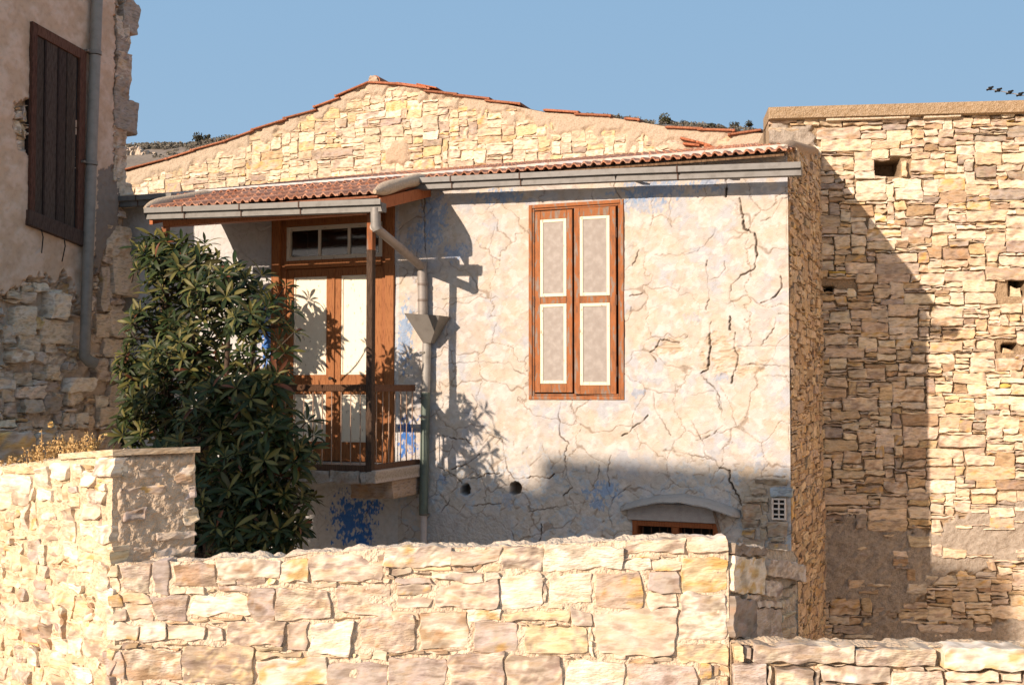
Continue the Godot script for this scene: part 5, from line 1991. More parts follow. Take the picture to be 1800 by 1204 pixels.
const NEAR := {"cell": 0.014, "most": 18, "bevel": 0.003, "tilt": 0.010, "rough": 0.0040, "wob": 0.009, "bands": 0.45, "stains": 0.75, "back": -0.06, "least": 0.0009}

func front_wall() -> void:
	var W := frame(Vector3(0, 0, -3.8), Vector3(1, 0, 0))
	var g := thing("garden_wall", "sunlit low wall of pale mortared stones before the house, ending in a dark-spotted corner", "wall", W)
	var r := RandomNumberGenerator.new()
	r.seed = 33
	var tr := [
		[215, 988, 265, 1038, 1], [267, 987, 295, 1048, 3], [302, 988, 380, 1030, 4], [383, 983, 490, 1014, 0], [492, 983, 543, 1025, 1], [545, 972, 673, 1018, 2], [675, 964, 794, 992, 0], [796, 964, 880, 992, 2], [882, 960, 956, 1002, 1], [958, 957, 1092, 1002, 0], [1100, 950, 1207, 974, 1], [1210, 948, 1281, 972, 2],
		[383, 1016, 413, 1025, 1], [415, 1015, 468, 1027, 1], [303, 1035, 327, 1045, 1], [328, 1031, 360, 1044, 1], [383, 1028, 443, 1040, 2], [520, 1022, 590, 1033, 1], [687, 995, 722, 1007, 1], [723, 993, 792, 1002, 5], [796, 995, 830, 1003, 0], [832, 994, 849, 1003, 1], [851, 994, 881, 1005, 5], [1093, 981, 1142, 1000, 0],
		[223, 1065, 267, 1092, 2], [187, 1070, 221, 1090, 1], [270, 1048, 332, 1088, 3], [334, 1042, 437, 1083, 0], [439, 1032, 478, 1088, 3], [482, 1037, 580, 1090, 1], [592, 1027, 692, 1080, 2], [697, 1012, 758, 1026, 3], [696, 1027, 758, 1046, 1], [693, 1048, 758, 1069, 2], [691, 1071, 735, 1087, 1], [763, 1022, 881, 1069, 2], [760, 1004, 851, 1021, 1], [853, 1006, 881, 1021, 0],
		[883, 1007, 951, 1067, 0], [953, 1014, 960, 1062, 1], [962, 1008, 1045, 1062, 1], [1047, 1006, 1130, 1065, 4], [1138, 1003, 1195, 1043, 3], [1145, 985, 1195, 1002, 2], [1137, 1045, 1193, 1068, 1], [1198, 975, 1280, 1043, 5], [1196, 1046, 1278, 1124, 0],
		[885, 1073, 1000, 1093, 5], [1003, 1070, 1042, 1098, 1], [953, 1063, 990, 1071, 1], [1047, 1070, 1188, 1150, 2], [917, 1102, 1032, 1148, 5], [830, 1091, 907, 1148, 3], [740, 1072, 818, 1137, 1], [822, 1073, 882, 1090, 0], [635, 1083, 735, 1142, 2], [544, 1093, 620, 1148, 0],
		[187, 1098, 240, 1128, 1], [242, 1093, 288, 1130, 0], [290, 1097, 362, 1127, 1], [364, 1098, 390, 1134, 0], [393, 1095, 502, 1134, 2], [504, 1095, 541, 1146, 2],
		[180, 1142, 215, 1193, 3], [218, 1141, 317, 1197, 1], [320, 1137, 447, 1200, 5], [452, 1158, 578, 1206, 0], [450, 1147, 530, 1155, 5], [580, 1164, 680, 1215, 3], [682, 1151, 782, 1213, 3], [791, 1149, 889, 1213, 2], [893, 1154, 988, 1213, 1], [993, 1160, 1097, 1213, 0], [1077, 1147, 1100, 1158, 1], [1102, 1166, 1227, 1215, 3], [1190, 1128, 1281, 1160, 5],
	]
	var top := line_top(W, [150, 992, 345, 986, 380, 981, 490, 981, 545, 971, 600, 970, 675, 963, 880, 961, 960, 956, 1010, 955, 1090, 950, 1207, 948, 1285, 950])
	var u0 := -1.33
	var u1 := on(W, 1281, 1000).x
	bed(g, W, u0, u1, 0.62, top, 0.42, Color(0.66, 0.55, 0.42), 0.0125, 0.005)
	var items := []
	for s in tr:
		items.append([place(W, s, r, 0.001, 0.011), r.randf_range(0.003, 0.012), tone(s[4], r)])
	var ins := func(x: float, y: float) -> bool: return y > 966.0 + (1280.0 - x) * 0.022 and x < 1281.0
	var pal := palette([[3.0, Color(0.68, 0.59, 0.44)], [2.0, Color(0.62, 0.50, 0.36)], [1.0, Color(0.56, 0.42, 0.27)]])
	for s in gap_fill(W, tr, 190, 955, 1285, 1240, ins, r, 16, 5):
		items.append([place(W, s, r, 0.0025, 0.006), r.randf_range(0.001, 0.013), stone_color(r, pal)])
	set_stones(g, items, r, NEAR)
	# the wall turns the corner and runs back towards the house, in its own shade
	var K := frame(Vector3(u1, 0, -3.8), Vector3(0.5, 0, -0.866))
	var k := thing("return_wall", "short shaded return of the garden wall, dark blotched stones beyond the sunlit corner", "wall", K)
	var top2 := line_top(K, [1281, 955, 1343, 963, 1395, 969, 1413, 994])
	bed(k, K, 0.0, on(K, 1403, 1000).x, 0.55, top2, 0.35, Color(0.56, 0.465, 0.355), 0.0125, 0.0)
	var it2 := []
	for s in [[1283, 956, 1343, 964, 1343, 977, 1283, 974, 6], [1283, 978, 1337, 982, 1337, 1043, 1283, 1041, 1], [1339, 979, 1406, 994, 1405, 1022, 1338, 1011, 2], [1340, 1019, 1366, 1023, 1366, 1051, 1340, 1047, 2], [1304, 1043, 1330, 1048, 1328, 1057, 1304, 1052, 2], [1322, 1055, 1366, 1057, 1365, 1067, 1321, 1066, 2], [1282, 1048, 1319, 1057, 1320, 1122, 1281, 1121, 6], [1322, 1069, 1367, 1069, 1366, 1129, 1322, 1123, 4], [1283, 1128, 1310, 1130, 1310, 1160, 1283, 1160, 5], [1312, 1133, 1360, 1135, 1360, 1165, 1312, 1165, 3]]:
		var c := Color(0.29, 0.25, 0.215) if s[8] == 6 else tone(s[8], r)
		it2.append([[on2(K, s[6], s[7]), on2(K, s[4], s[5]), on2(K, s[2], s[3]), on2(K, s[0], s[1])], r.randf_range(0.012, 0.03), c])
	var trk := [[1283, 955, 1345, 1043], [1338, 978, 1408, 1020], [1340, 1018, 1367, 1051], [1304, 1043, 1330, 1057], [1321, 1054, 1366, 1130], [1281, 1047, 1320, 1124]]
	for s in gap_fill(K, trk, 1284, 960, 1404, 1170, func(x: float, y: float) -> bool: return y > 985.0 + maxf(0.0, x - 1330.0) * 0.4 and x < 1400.0, r, 9, 6):
		it2.append([place(K, s, r, 0.003, 0.006), r.randf_range(0.0, 0.014), stone_color(r, pal)])
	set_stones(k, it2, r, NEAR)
	# the lower stretch with long coping stones
	var C := frame(Vector3(0, 0, -3.78), Vector3(1, 0, 0))
	var w := thing("coped_wall", "lower sunlit stone wall with long pale coping slabs, right of the dark-spotted corner", "wall", C)
	var cu0 := u1 + 0.003
	var cu1 := 3.2
	var top3 := line_top(C, [1281, 1128, 1320, 1134, 1500, 1136, 1650, 1137, 1800, 1138, 2500, 1140])
	bed(w, C, cu0, cu1, 0.5, top3, 0.42, Color(0.58, 0.46, 0.33), 0.0135, -0.006)
	var tr3 := [[1320, 1134, 1499, 1163, 1], [1501, 1136, 1642, 1168, 1], [1654, 1137, 1815, 1174, 0], [1286, 1131, 1304, 1160, 5], [1306, 1136, 1319, 1158, 3], [1286, 1166, 1345, 1215, 3], [1348, 1170, 1356, 1215, 1], [1361, 1172, 1427, 1215, 1], [1430, 1176, 1439, 1215, 2], [1442, 1173, 1562, 1198, 0], [1565, 1177, 1656, 1215, 1], [1662, 1176, 1750, 1196, 0], [1761, 1180, 1793, 1195, 1], [1592, 1168, 1622, 1176, 1], [1625, 1170, 1656, 1176, 1], [1442, 1200, 1562, 1222, 2], [1660, 1199, 1800, 1225, 2], [1797, 1180, 1880, 1215, 1], [1817, 1138, 1960, 1174, 1], [1962, 1138, 2100, 1172, 2]]
	var it3 := []
	for s in tr3:
		it3.append([place(C, s, r, 0.0015, 0.006), r.randf_range(0.012, 0.028) + (0.012 if s[1] < 1140 else 0.0), tone(s[4], r)])
	for s in gap_fill(C, tr3, 1286, 1164, 1900, 1240, func(x: float, y: float) -> bool: return y > 1166.0, r, 16, 6):
		it3.append([place(C, s, r, 0.0025, 0.006), r.randf_range(0.0, 0.012), stone_color(r, pal)])
	set_stones(w, it3, r, NEAR)

func stepped_wall() -> void:
	var B := Vector3(-1.33, 0, -3.8)
	var S := frame(B, Vector3(0.788, 0, 0.616))
	var g := thing("stepped_wall", "tall end of sunlit rubble wall with rough plastered step, dried weeds along its top", "wall", S)
	var r := RandomNumberGenerator.new()
	r.seed = 15
	var top := line_top(S, [-160, 838, 0, 820, 60, 812, 110, 805, 150, 797, 203, 795])
	var u0 := on(S, -150, 900).x
	bed(g, S, u0, 0.0, 0.5, top, 0.30, Color(0.64, 0.52, 0.37), 0.0115, 0.006)
	var tr := [[0, 838, 58, 862, 0], [66, 822, 90, 855, 0], [92, 816, 120, 842, 0], [128, 812, 148, 830, 0], [170, 806, 203, 838, 0], [66, 856, 95, 878, 0], [143, 832, 168, 856, 0], [122, 852, 136, 865, 3], [168, 848, 190, 864, 1], [150, 862, 186, 885, 0], [0, 866, 22, 895, 1], [25, 862, 50, 890, 2], [55, 858, 62, 880, 1], [142, 886, 178, 908, 2], [142, 922, 165, 944, 0], [170, 926, 195, 955, 0], [45, 950, 70, 984, 3], [110, 955, 138, 978, 0], [70, 958, 80, 992, 1], [40, 888, 52, 935, 2], [72, 900, 100, 916, 1], [110, 896, 130, 918, 1], [60, 1035, 92, 1055, 3], [32, 1034, 48, 1055, 3], [99, 1005, 118, 1024, 4], [68, 995, 88, 1014, 2], [175, 992, 195, 1032, 2], [170, 1034, 200, 1062, 0], [124, 1026, 146, 1040, 0], [28, 1138, 48, 1164, 2], [50, 1142, 70, 1166, 0], [94, 1122, 118, 1144, 0], [120, 1122, 146, 1146, 0], [132, 1174, 162, 1192, 0], [20, 1178, 54, 1196, 0], [108, 1068, 115, 1116, 0], [12, 1078, 68, 1100, 2], [72, 1076, 106, 1098, 1], [150, 1100, 182, 1120, 2], [0, 1160, 12, 1195, 4]]
	var items := []
	for s in tr:
		items.append([place(S, s, r, 0.001, 0.008), r.randf_range(0.003, 0.012), tone(s[4], r)])
	var pal := palette([[4.0, Color(0.70, 0.60, 0.45)], [3.0, Color(0.66, 0.54, 0.38)], [1.2, Color(0.62, 0.47, 0.31)], [0.5, Color(0.44, 0.34, 0.28)]])
	for s in gap_fill(S, tr, -140, 815, 200, 1240, func(x: float, y: float) -> bool: return y > 822.0 - maxf(0.0, x) * 0.09 and x < 200.0, r, 8, 6):
		items.append([place(S, s, r, 0.003, 0.01), r.randf_range(-0.004, 0.008), stone_color(r, pal)])
	set_stones(g, items, r, {"cell": 0.014, "most": 14, "bevel": 0.006, "tilt": 0.012, "rough": 0.008, "wob": 0.008, "bands": 0.2, "back": -0.06, "least": 0.0006})
	# the plastered face of the step
	var E := Transform3D(Basis(Vector3(0.766, 0, -0.643), Vector3.UP, Vector3(0.643, 0, 0.766)), B)
	var inv := S.affine_inverse()
	var e := Node3D.new()
	e.name = "step_face"
	g.add_child(e, true)
	e.transform = inv * E
	var v1 := on(E, 205, 798).y
	var u1 := on(E, 346, 900).x
	var v0 := 0.9
	var fn := func(u: float, v: float) -> Array:
		var n := nb.get_noise_2d(u * 9.0, v * 9.0)
		var n2 := nc.get_noise_2d(u * 30.0, v * 22.0)
		var edge := minf(minf(u, u1 - u), v1 - v)
		var w := n * 0.008 + n2 * 0.006 - 0.02 * sm(0.025, 0.0, edge)
		var col := mixc(Color(0.50, 0.40, 0.29), Color(0.60, 0.49, 0.37), n2 + 0.5)
		return [w, col]
	part("plaster_face", sheet(0.0, u1, v0, v1, 0.006, fn), M.mortar, e)
	var it2 := []
	for s in [[205, 815, 228, 842, 1], [302, 815, 345, 846, 1], [206, 850, 290, 878, 2], [325, 852, 346, 880, 3], [318, 888, 346, 920, 1], [212, 890, 260, 918, 3], [268, 930, 344, 955, 2], [205, 960, 262, 984, 2], [265, 958, 344, 985, 2], [240, 822, 292, 842, 2]]:
		it2.append([place(E, s, r, 0.003, 0.01), r.randf_range(0.0, 0.006), tone(s[4], r) * 0.9])
	e.transform = E
	set_stones(e, it2, r, {"cell": 0.012, "most": 12, "bevel": 0.008, "tilt": 0.01, "rough": 0.008, "wob": 0.008, "bands": 0.2, "back": -0.05, "least": 0.0})
	e.transform = inv * E
	# thin flat stones bedded on top of the step
	var cap := MB.new()
	var mid := (E * Vector3(u1 * 0.5, v1, 0))
	cap.tint = Color(0.58, 0.47, 0.34)
	var pts := []
	for q in [E * Vector3(-0.005, v1, 0.01), E * Vector3(u1 + 0.004, v1, 0.01), S * Vector3(-0.32, top.call(-0.32), -0.30), S * Vector3(-0.32, top.call(-0.32), 0.01)]:
		pts.append(inv * q)
	var th := Vector3(0, 0.016, 0)
	cap.quad(pts[0] + th, pts[1] + th, pts[2] + th, pts[3] + th)
	cap.quad(pts[0] - th * 0.3, pts[1] - th * 0.3, pts[1] + th, pts[0] + th)
	cap.quad(pts[1] - th * 0.3, pts[2] - th * 0.3, pts[2] + th, pts[1] + th)
	cap.quad(pts[3] - th * 0.3, pts[0] - th * 0.3, pts[0] + th, pts[3] + th)
	part("cap_stone", cap.commit(), STONE[2], g)

func back_wall() -> void:
	var K := frame(Vector3(-2.13, 0, -5.25), Vector3(0.62, 0, -0.78))
	var g := thing("ruined_wall", "stump of shaded rubble wall behind the dried weeds, below the plank shutter", "wall", K)
	var r := RandomNumberGenerator.new()
	r.seed = 61
	var top := line_top(K, [-300, 752, 0, 756, 60, 758, 92, 770])
	var u0 := -2.0
	var u1 := on(K, 88, 780).x
	bed(g, K, u0, u1, 0.6, top, 0.5, Color(0.42, 0.34, 0.26), 0.02, 0.0)
	var items := []
	var pal := palette([[3.0, Color(0.48, 0.40, 0.32)], [2.0, Color(0.40, 0.33, 0.27)], [1.0, Color(0.54, 0.45, 0.35)]])
	for rc in lay(u0, u1, 0.9, 1.6, r, {"hmin": 0.06, "hmax": 0.16, "wmin": 0.1, "wmax": 0.5, "sliver": 0.2}):
		if rc.end.y > top.call(rc.get_center().x) + 0.02:
			continue
		items.append([quad_of(rc, r, 0.005, 0.02), r.randf_range(0.01, 0.04), stone_color(r, pal)])
	set_stones(g, items, r, {"cell": 0.025, "most": 10, "bevel": 0.01, "tilt": 0.02, "rough": 0.014, "wob": 0.012, "bands": 0.2, "back": -0.06})

# ---------------------------------------------------------------- plants
func leaf_mesh(tint: Color, bend: float, width: float, fold: float) -> ArrayMesh:
	# long pointed leaf, unit length along +z, upper side +y, folded on its midrib and drooping to the tip
	var mb := MB.new()
	var n := 6
	var rows := []
	for i in n + 1:
		var t := float(i) / n
		var w := width * pow(sin(PI * pow(clampf(t * 0.96 + 0.03, 0, 1), 1.25)), 0.85)
		var a := bend * t
		var z := sin(a) / maxf(bend, 0.01)
		var y := -(1.0 - cos(a)) / maxf(bend, 0.01)
		rows.append([Vector3(-w, y + fold * w, z), Vector3(0, y, z), Vector3(w, y + fold * w, z)])
	var k := 0
	for i in n + 1:
		var g := 1.0 - 0.12 * float(i) / n
		for q in 3:
			mb.v.append(rows[i][q])
			mb.n.append(Vector3.UP)
			var rib := 1.25 if q == 1 else 1.0
			mb.c.append(Color(tint.r * g * rib, tint.g * g * rib, tint.b * g))
	for i in n + 1:
		var f: Vector3 = rows[min(i + 1, n)][1] - rows[max(i - 1, 0)][1]
		for q in 3:
			var s: Vector3 = rows[i][min(q + 1, 2)] - rows[i][max(q - 1, 0)]
			var nn := f.cross(s)
			mb.n[i * 3 + q] = nn.normalized() if nn.length() > 1e-9 else Vector3.UP
	for i in n:
		for q in 2:
			var a := i * 3 + q
			# x right, z forward, outward +y
			mb.ix.append_array([a, a + 1, a + 4, a, a + 4, a + 3])
	return mb.commit()

func tree() -> void:
	var base := Vector3(-2.75, -1.6, -10.45)
	var t := thing("loquat_tree", "dark green leafy tree with long pointed leaf rosettes growing before the balcony", "tree", Transform3D(Basis.IDENTITY, base))
	var r := RandomNumberGenerator.new()
	r.seed = 1234
	# masses of the crown: photo pixel, distance, radii in metres, rosettes
	var masses := [[283, 455, 11.45, 0.27, 0.22, 0.30, 14], [335, 490, 11.2, 0.46, 0.34, 0.45, 30], [405, 520, 10.2, 0.40, 0.30, 0.4, 22], [285, 590, 11.1, 0.32, 0.42, 0.4, 20], [345, 620, 10.6, 0.50, 0.36, 0.5, 26], [452, 565, 9.7, 0.26, 0.22, 0.3, 10], [295, 720, 10.9, 0.38, 0.45, 0.45, 24], [392, 740, 9.9, 0.46, 0.42, 0.5, 30], [455, 680, 9.6, 0.28, 0.36, 0.35, 15], [400, 870, 9.6, 0.42, 0.42, 0.45, 26], [474, 900, 9.4, 0.30, 0.34, 0.36, 24], [480, 800, 9.4, 0.30, 0.30, 0.34, 17], [440, 960, 9.4, 0.50, 0.3, 0.4, 20], [320, 850, 10.4, 0.36, 0.5, 0.4, 18], [244, 660, 11.2, 0.18, 0.40, 0.25, 12], [236, 750, 11.2, 0.16, 0.25, 0.25, 7], [410, 820, 10.9, 0.45, 0.35, 0.3, 18], [470, 900, 10.8, 0.45, 0.30, 0.3, 18], [340, 900, 10.9, 0.45, 0.3, 0.3, 12]]
	var ros := []
	for m in masses:
		var d := ray(m[0], m[1])
		var c: Vector3 = EYE + d * (m[2] / -d.z)
		for i in int(m[6] * 2.1):
			var q := Vector3(r.randfn(), r.randfn() * 1.0, r.randfn()).normalized()
			if q.z < -0.4:
				q.z = -q.z * 0.5
			q *= pow(r.randf(), 0.30)
			var p := c + Vector3(q.x * m[3], q.y * m[4], q.z * m[5])
			var outw := Vector3(q.x, q.y * 0.5 + 0.55, q.z + 0.35).normalized()
			ros.append([p, outw, c])
	for s in [[510, 545, 9.6, 0.5], [516, 585, 9.5, 0.45], [500, 620, 9.5, 0.4], [538, 742, 9.5, 0.4], [550, 765, 9.4, 0.5], [545, 790, 9.4, 0.3], [474, 532, 9.7, 0.3], [242, 436, 11.7, 0.1], [256, 428, 11.6, 0.2], [530, 880, 9.3, 0.5], [522, 930, 9.3, 0.4], [515, 840, 9.3, 0.5], [360, 430, 11.2, 0.1], [318, 428, 11.3, 0.1], [440, 500, 10.8, 0.3], [500, 505, 10.5, 0.3]]:
		var d := ray(s[0], s[1])
		var p: Vector3 = EYE + d * (s[2] / -d.z)
		ros.append([p, Vector3(s[3], 0.7, 0.3).normalized(), p + Vector3(-s[3], -0.35, -0.1)])
	var leaves := []
	for q in ros:
		var p: Vector3 = q[0]
		var ax: Vector3 = q[1]
		var x := ax.cross(Vector3(0.3, 0.1, 1)).normalized()
		var y := ax.cross(x)
		var n := r.randi_range(8, 12)
		var ph := r.randf() * TAU
		var sz := r.randf_range(0.12, 0.205)
		var low := sm(1.3, 0.2, p.y)
		for i in n:
			var an := ph + i * 2.399
			var lift := lerpf(1.0, -0.15, float(i) / n) + r.randf_range(-0.15, 0.15)
			var out := (x * cos(an) + y * sin(an))
			var f := (out * cos(lift) + ax * sin(lift)).normalized()
			if f.y < -0.35:
				f.y = -0.35
				f = f.normalized()
			var side := f.cross(ax)
			if side.length() < 0.05:
				side = f.cross(Vector3(0.2, 1, 0))
			side = side.normalized()
			var upn := side.cross(f)
			# x = side', y = up, z = f
			var b := Basis(upn.cross(f).normalized(), upn, f).rotated(f, r.randf_range(-0.35, 0.35))
			var l := sz * r.randf_range(0.75, 1.15) * (0.7 if i < 2 else 1.0)
			var k := r.randf()
			var young := lift > 0.55
			var col := 0
			if young and k < 0.6:
				col = 1
			elif k < 0.12:
				col = 2
			elif k < 0.40 - low * 0.2:
				col = 3
			elif k > 0.985:
				col = 4
			leaves.append([Transform3D(b.scaled_local(Vector3.ONE * l), p + f * 0.01 - base), col, p])
	# leaf meshes: dark, young yellow-green, olive, mid green, withered
	var cols := [Color(0.020, 0.031, 0.010), Color(0.098, 0.090, 0.029), Color(0.050, 0.044, 0.016), Color(0.033, 0.046, 0.014), Color(0.10, 0.037, 0.02)]
	var meshes := []
	for c in cols:
		meshes.append([leaf_mesh(c, 0.55, 0.112, 0.35), leaf_mesh(c * 1.08, 0.95, 0.10, 0.25), leaf_mesh(c * 0.92, 0.25, 0.118, 0.5)])
	# those that show largest: in front of the rest, from the viewer
	var order := []
	for i in leaves.size():
		var p: Vector3 = leaves[i][2]
		order.append([p.distance_to(EYE) + r.randf() * 0.6, i])
	order.sort_custom(func(a, b): return a[0] < b[0])
	var buckets := {}
	for j in order.size():
		var lf: Array = leaves[order[j][1]]
		var v := (order[j][1] as int) % 3
		if j < 300:
			var o := part("leaf", meshes[lf[1]][v], M.leaf, t)
			o.transform = lf[0]
		else:
			var key: int = lf[1] * 3 + v
			if not buckets.has(key):
				buckets[key] = []
			buckets[key].append(lf[0])
	var fol := MB.new()
	for key in buckets:
		var src: ArrayMesh = meshes[key / 3][key % 3]
		var a := src.surface_get_arrays(0)
		var vs: PackedVector3Array = a[Mesh.ARRAY_VERTEX]
		var ns: PackedVector3Array = a[Mesh.ARRAY_NORMAL]
		var cs: PackedColorArray = a[Mesh.ARRAY_COLOR]
		var ix: PackedInt32Array = a[Mesh.ARRAY_INDEX]
		for tf in buckets[key]:
			var k := fol.v.size()
			for i in vs.size():
				fol.v.append(tf * vs[i])
				fol.n.append((tf.basis * ns[i]).normalized())
				fol.c.append(cs[i])
			for i in ix:
				fol.ix.append(k + i)
	part("foliage", fol.commit(), M.leaf, t, "stuff")
	# trunk and limbs
	var tk := MB.new()
	tk.tint = Color(0.13, 0.10, 0.075)
	tk.tube([Vector3(0, -0.1, 0), Vector3(0.05, 0.8, -0.05), Vector3(0.0, 1.4, 0.0), Vector3(-0.05, 2.0, -0.1)], [0.10, 0.085, 0.075, 0.05], 10)
	part("trunk", tk.commit(), M.bark, t)
	var n := 0
	for m in masses:
		var d := ray(m[0], m[1])
		var c: Vector3 = EYE + d * (m[2] / -d.z) - base
		var s := Vector3(0.0, r.randf_range(0.9, 1.7), 0.0)
		var lb := MB.new()
		lb.tint = Color(0.12, 0.09, 0.07)
		lb.tube([s, s.lerp(c, 0.4) + Vector3(r.randf_range(-0.1, 0.1), -0.08, r.randf_range(-0.1, 0.1)), s.lerp(c, 0.75) + Vector3(0, -0.06, 0), c], [0.045, 0.035, 0.025, 0.015], 7)
		part("branch", lb.commit(), M.bark, t)
	var tw := MB.new()
	tw.tint = Color(0.10, 0.075, 0.055)
	for q in ros:
		var a: Vector3 = (q[2] as Vector3) - base
		var b: Vector3 = (q[0] as Vector3) - base
		tw.tube([a, a.lerp(b, 0.6) + Vector3(0, -0.03, 0), b], [0.011, 0.008, 0.006], 5, false)
	part("twigs", tw.commit(), M.bark, t, "stuff")

func weeds() -> void:
	var S := frame(Vector3(-1.33, 0, -3.8), Vector3(0.788, 0, 0.616))
	var r := RandomNumberGenerator.new()
	r.seed = 5150
	var k := 0
	for s in [[72, 812, 0.055, 0.045, 26, "straw-coloured dried weed tuft next to the ruined stump of wall"], [98, 808, 0.085, 0.06, 40, "tallest dried weed tuft on the stepped wall, with a seed head on a long stalk"], [142, 798, 0.075, 0.045, 34, "dried weed tuft leaning over the step's flat cap stones"], [20, 818, 0.04, 0.04, 14, "tiny dried weed below the ruined stump of wall"]]:
		var p := on(S, s[0], s[1], -0.04)
		var g := thing("dry_weed", s[5], "weed", Transform3D(Basis.IDENTITY, S * p), "dried weeds on the stepped wall")
		for i in s[4]:
			var st := MB.new()
			var c := r.randf_range(0.8, 1.15)
			st.tint = Color(0.50 * c, 0.33 * c, 0.14 * c)
			var a := Vector3(r.randf_range(-1, 1) * s[3], -0.01, r.randf_range(-1, 1) * s[3] * 0.6)
			var h: float = s[2] * r.randf_range(0.45, 1.15)
			if k == 1 and i == 0:
				h = 0.12
			var lean := Vector3(r.randf_range(-0.3, 0.3), 1, r.randf_range(-0.3, 0.3)) * h
			if k == 2:
				lean.x += 0.3 * h
			st.tube([a, a + lean * 0.6 + Vector3(r.randf_range(-0.004, 0.004), 0, 0), a + lean], [0.0012, 0.001, 0.0007], 4, false)
			for q in 16:
				var f := r.randf_range(0.35, 1.0)
				var b := a + lean * f
				var dd := Vector3(r.randfn(), r.randfn(), r.randfn()).normalized() * 0.0048
				var ee := dd.cross(Vector3(r.randfn(), r.randfn(), r.randfn())).normalized() * 0.0035
				b += dd * 1.1
				st.quad(b - dd, b + ee, b + dd, b - ee)
			part("stalk", st.commit(), M.straw, g)
		if k == 1 or k == 2:
			var hd := MB.new()
			hd.tint = Color(0.62, 0.42, 0.15)
			var top := Vector3(-0.022, 0.125, 0.0) if k == 1 else Vector3(0.05, 0.02, 0.05)
			for q in 70:
				var dir := Vector3(r.randfn(), r.randfn(), r.randfn()).normalized()
				var b := top + dir * 0.009
				var ee := dir.cross(Vector3(0.3, 1, 0.2)).normalized() * 0.004
				hd.quad(b - ee, b + dir * 0.004, b + ee, b - dir * 0.004)
			part("seed_head", hd.commit(), M.straw, g)
		k += 1

func antenna() -> void:
	var d0 := ray(1737, 155.5)
	var d1 := ray(1806, 169)
	var a: Vector3 = EYE + d0 * (14.2 / -d0.z)
	var b: Vector3 = EYE + d1 * (13.9 / -d1.z)
	var end := a + (b - a) * 1.5
	var base := Vector3(end.x - 0.1, 3.6, end.z)
	var g := thing("aerial", "thin television aerial with small dark element clamps above the concrete coping", "aerial", Transform3D(Basis.IDENTITY, base))
	var mb := MB.new()
	mb.tint = Color(0.25, 0.245, 0.24)
	mb.tube([a - base, end - base], [0.006, 0.006], 8)
	part("boom", mb.commit(), M.zinc, g)
	mb = MB.new()
	mb.tint = Color(0.3, 0.3, 0.3)
	mb.tube([Vector3(0, -0.5, 0), Vector3(0, end.y - base.y + 0.1, 0)], [0.02, 0.02], 8)
	part("mast", mb.commit(), M.zinc, g)
	var sight := (a - EYE).normalized()
	for px in [1742, 1757, 1777, 1795, 1812]:
		var f = (px - 1737.0) / 69.0
		var p := a.lerp(b, f) - base
		var el := MB.new()
		el.tint = Color(0.02, 0.02, 0.022)
		el.tube([p + Vector3(0.008, 0.012, 0.06), p + Vector3(-0.016, 0.004, -0.06)], [0.013, 0.013], 8)
		part("element", el.commit(), M.iron, g)
		var cl := MB.new()
		cl.tint = Color(0.02, 0.02, 0.022)
		cl.box(p + Vector3(-0.02, -0.012, -0.015), p + Vector3(0.018, 0.028, 0.015), 0.004)
		cl.box(p + Vector3(0.012, 0.012, -0.008), p + Vector3(0.026, 0.034, 0.008), 0.002)
		part("clamp", cl.commit(), M.iron, g)

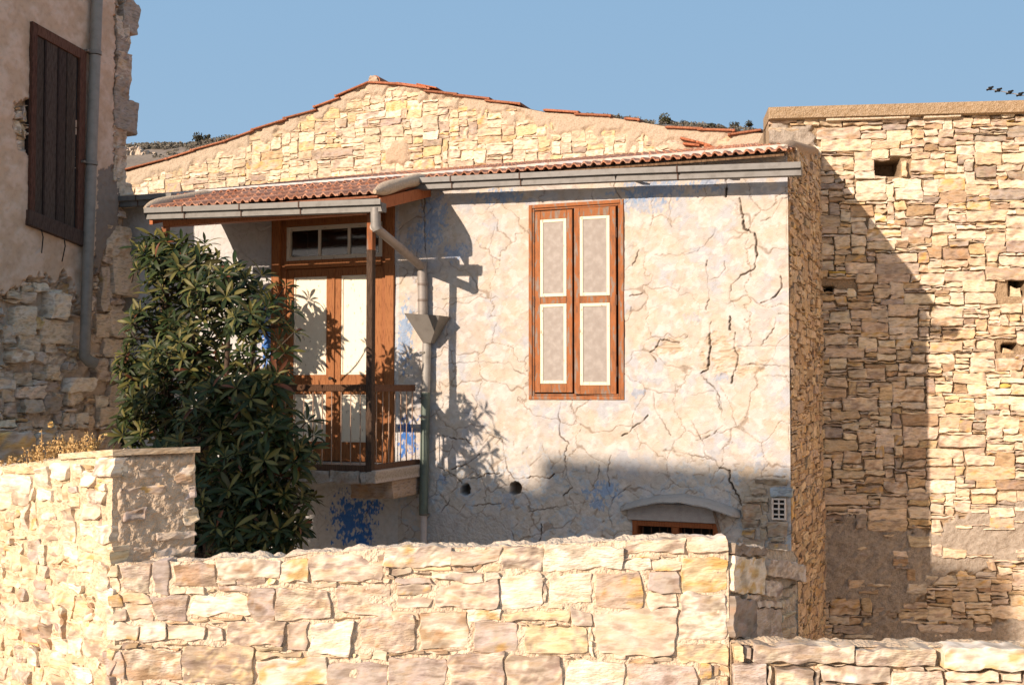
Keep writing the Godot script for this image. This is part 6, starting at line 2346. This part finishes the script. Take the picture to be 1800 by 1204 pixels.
# ---------------------------------------------------------------- the house across the lane, out of the picture, whose roof line shades the wall foot
func street_house() -> void:
	var p1 := Vector2(-10.07, -4.28)
	var p2 := Vector2(-12.77, -2.90)
	var back := Vector2(-0.682, -0.731)
	var T := Transform3D(Basis(Vector3(1, 0, 0), Vector3(0, 0, -1), Vector3(0, 1, 0)), Vector3.ZERO)
	var g := thing("lane_house", "flat-roofed plastered house standing across the lane with one shuttered window", "house", T)
	var ht := 8.29
	var mb := MB.new()
	mb.tint = Color(0.55, 0.48, 0.38)
	mb.slab([p2, p2 + back * 5.0, p1 + back * 5.0, p1], 0.0, ht - 0.3, 0.005)
	part("wall", mb.commit(), M.plaster, g)
	mb = MB.new()
	mb.tint = Color(0.42, 0.38, 0.32)
	mb.slab([p2, p2 + back * 5.05, p1 + back * 5.05, p1], ht - 0.299, ht, 0.005)
	part("roof_slab", mb.commit(), M.concrete, g)
	var p3 := Vector2(-14.6, -1.28)
	mb = MB.new()
	mb.tint = Color(0.55, 0.48, 0.38)
	mb.slab([p3, p3 + back * 4.0, p2 + back * 4.0, p2], 0.0, 7.98, 0.005)
	part("lower_wing", mb.commit(), M.plaster, g)
	var ax := (p1 - p2).normalized()
	var out := Vector2(ax.y, -ax.x) * -1.0
	for s in [["window", 1.0, 4.6, 6.0], ["door", 1.9, 0.0, 2.1]]:
		mb = MB.new()
		mb.tint = Color(0.3, 0.1, 0.04)
		var c: Vector2 = p2 + ax * s[1]
		mb.slab([c, c + ax * 0.8, c + ax * 0.8 + out * 0.05, c + out * 0.05], s[2], s[3], 0.004)
		part(s[0], mb.commit(), M.orange_wood, g)

func yard_house() -> void:
	# the sunlit house that closes the yard on the right, just outside the picture
	var T := frame(Vector3(6.35, -1.6, -2.2), Vector3(0.03, 0, -1))
	T = Transform3D(Basis(Vector3(0.03, 0, 1).normalized(), Vector3.UP, Vector3(0.03, 0, 1).normalized().cross(Vector3.UP)), Vector3(6.35, -1.6, -11.9))
	var g := thing("yard_house", "cream plastered house with brown door closing the side of the yard", "house", T)
	solid(g, "wall", Vector3(0, 0, -5.0), Vector3(9.5, 7.4, 0), M.plaster, Color(0.74, 0.60, 0.44))
	solid(g, "eaves", Vector3(-0.1, 7.401, -5.1), Vector3(9.7, 7.6, 0.25), M.concrete, Color(0.42, 0.36, 0.28))
	solid(g, "door", Vector3(5.5, 1.6, 0.001), Vector3(6.5, 3.7, 0.05), M.orange_wood, Color(0.28, 0.088, 0.03))
	for x in [1.6, 5.6]:
		var wn := group_node("window", g)
		solid(wn, "shutter", Vector3(x, 4.8, 0.001), Vector3(x + 0.45, 6.3, 0.05), M.orange_wood, Color(0.28, 0.088, 0.03))
		solid(wn, "shutter", Vector3(x + 0.46, 4.8, 0.001), Vector3(x + 0.91, 6.3, 0.05), M.orange_wood, Color(0.28, 0.088, 0.03))
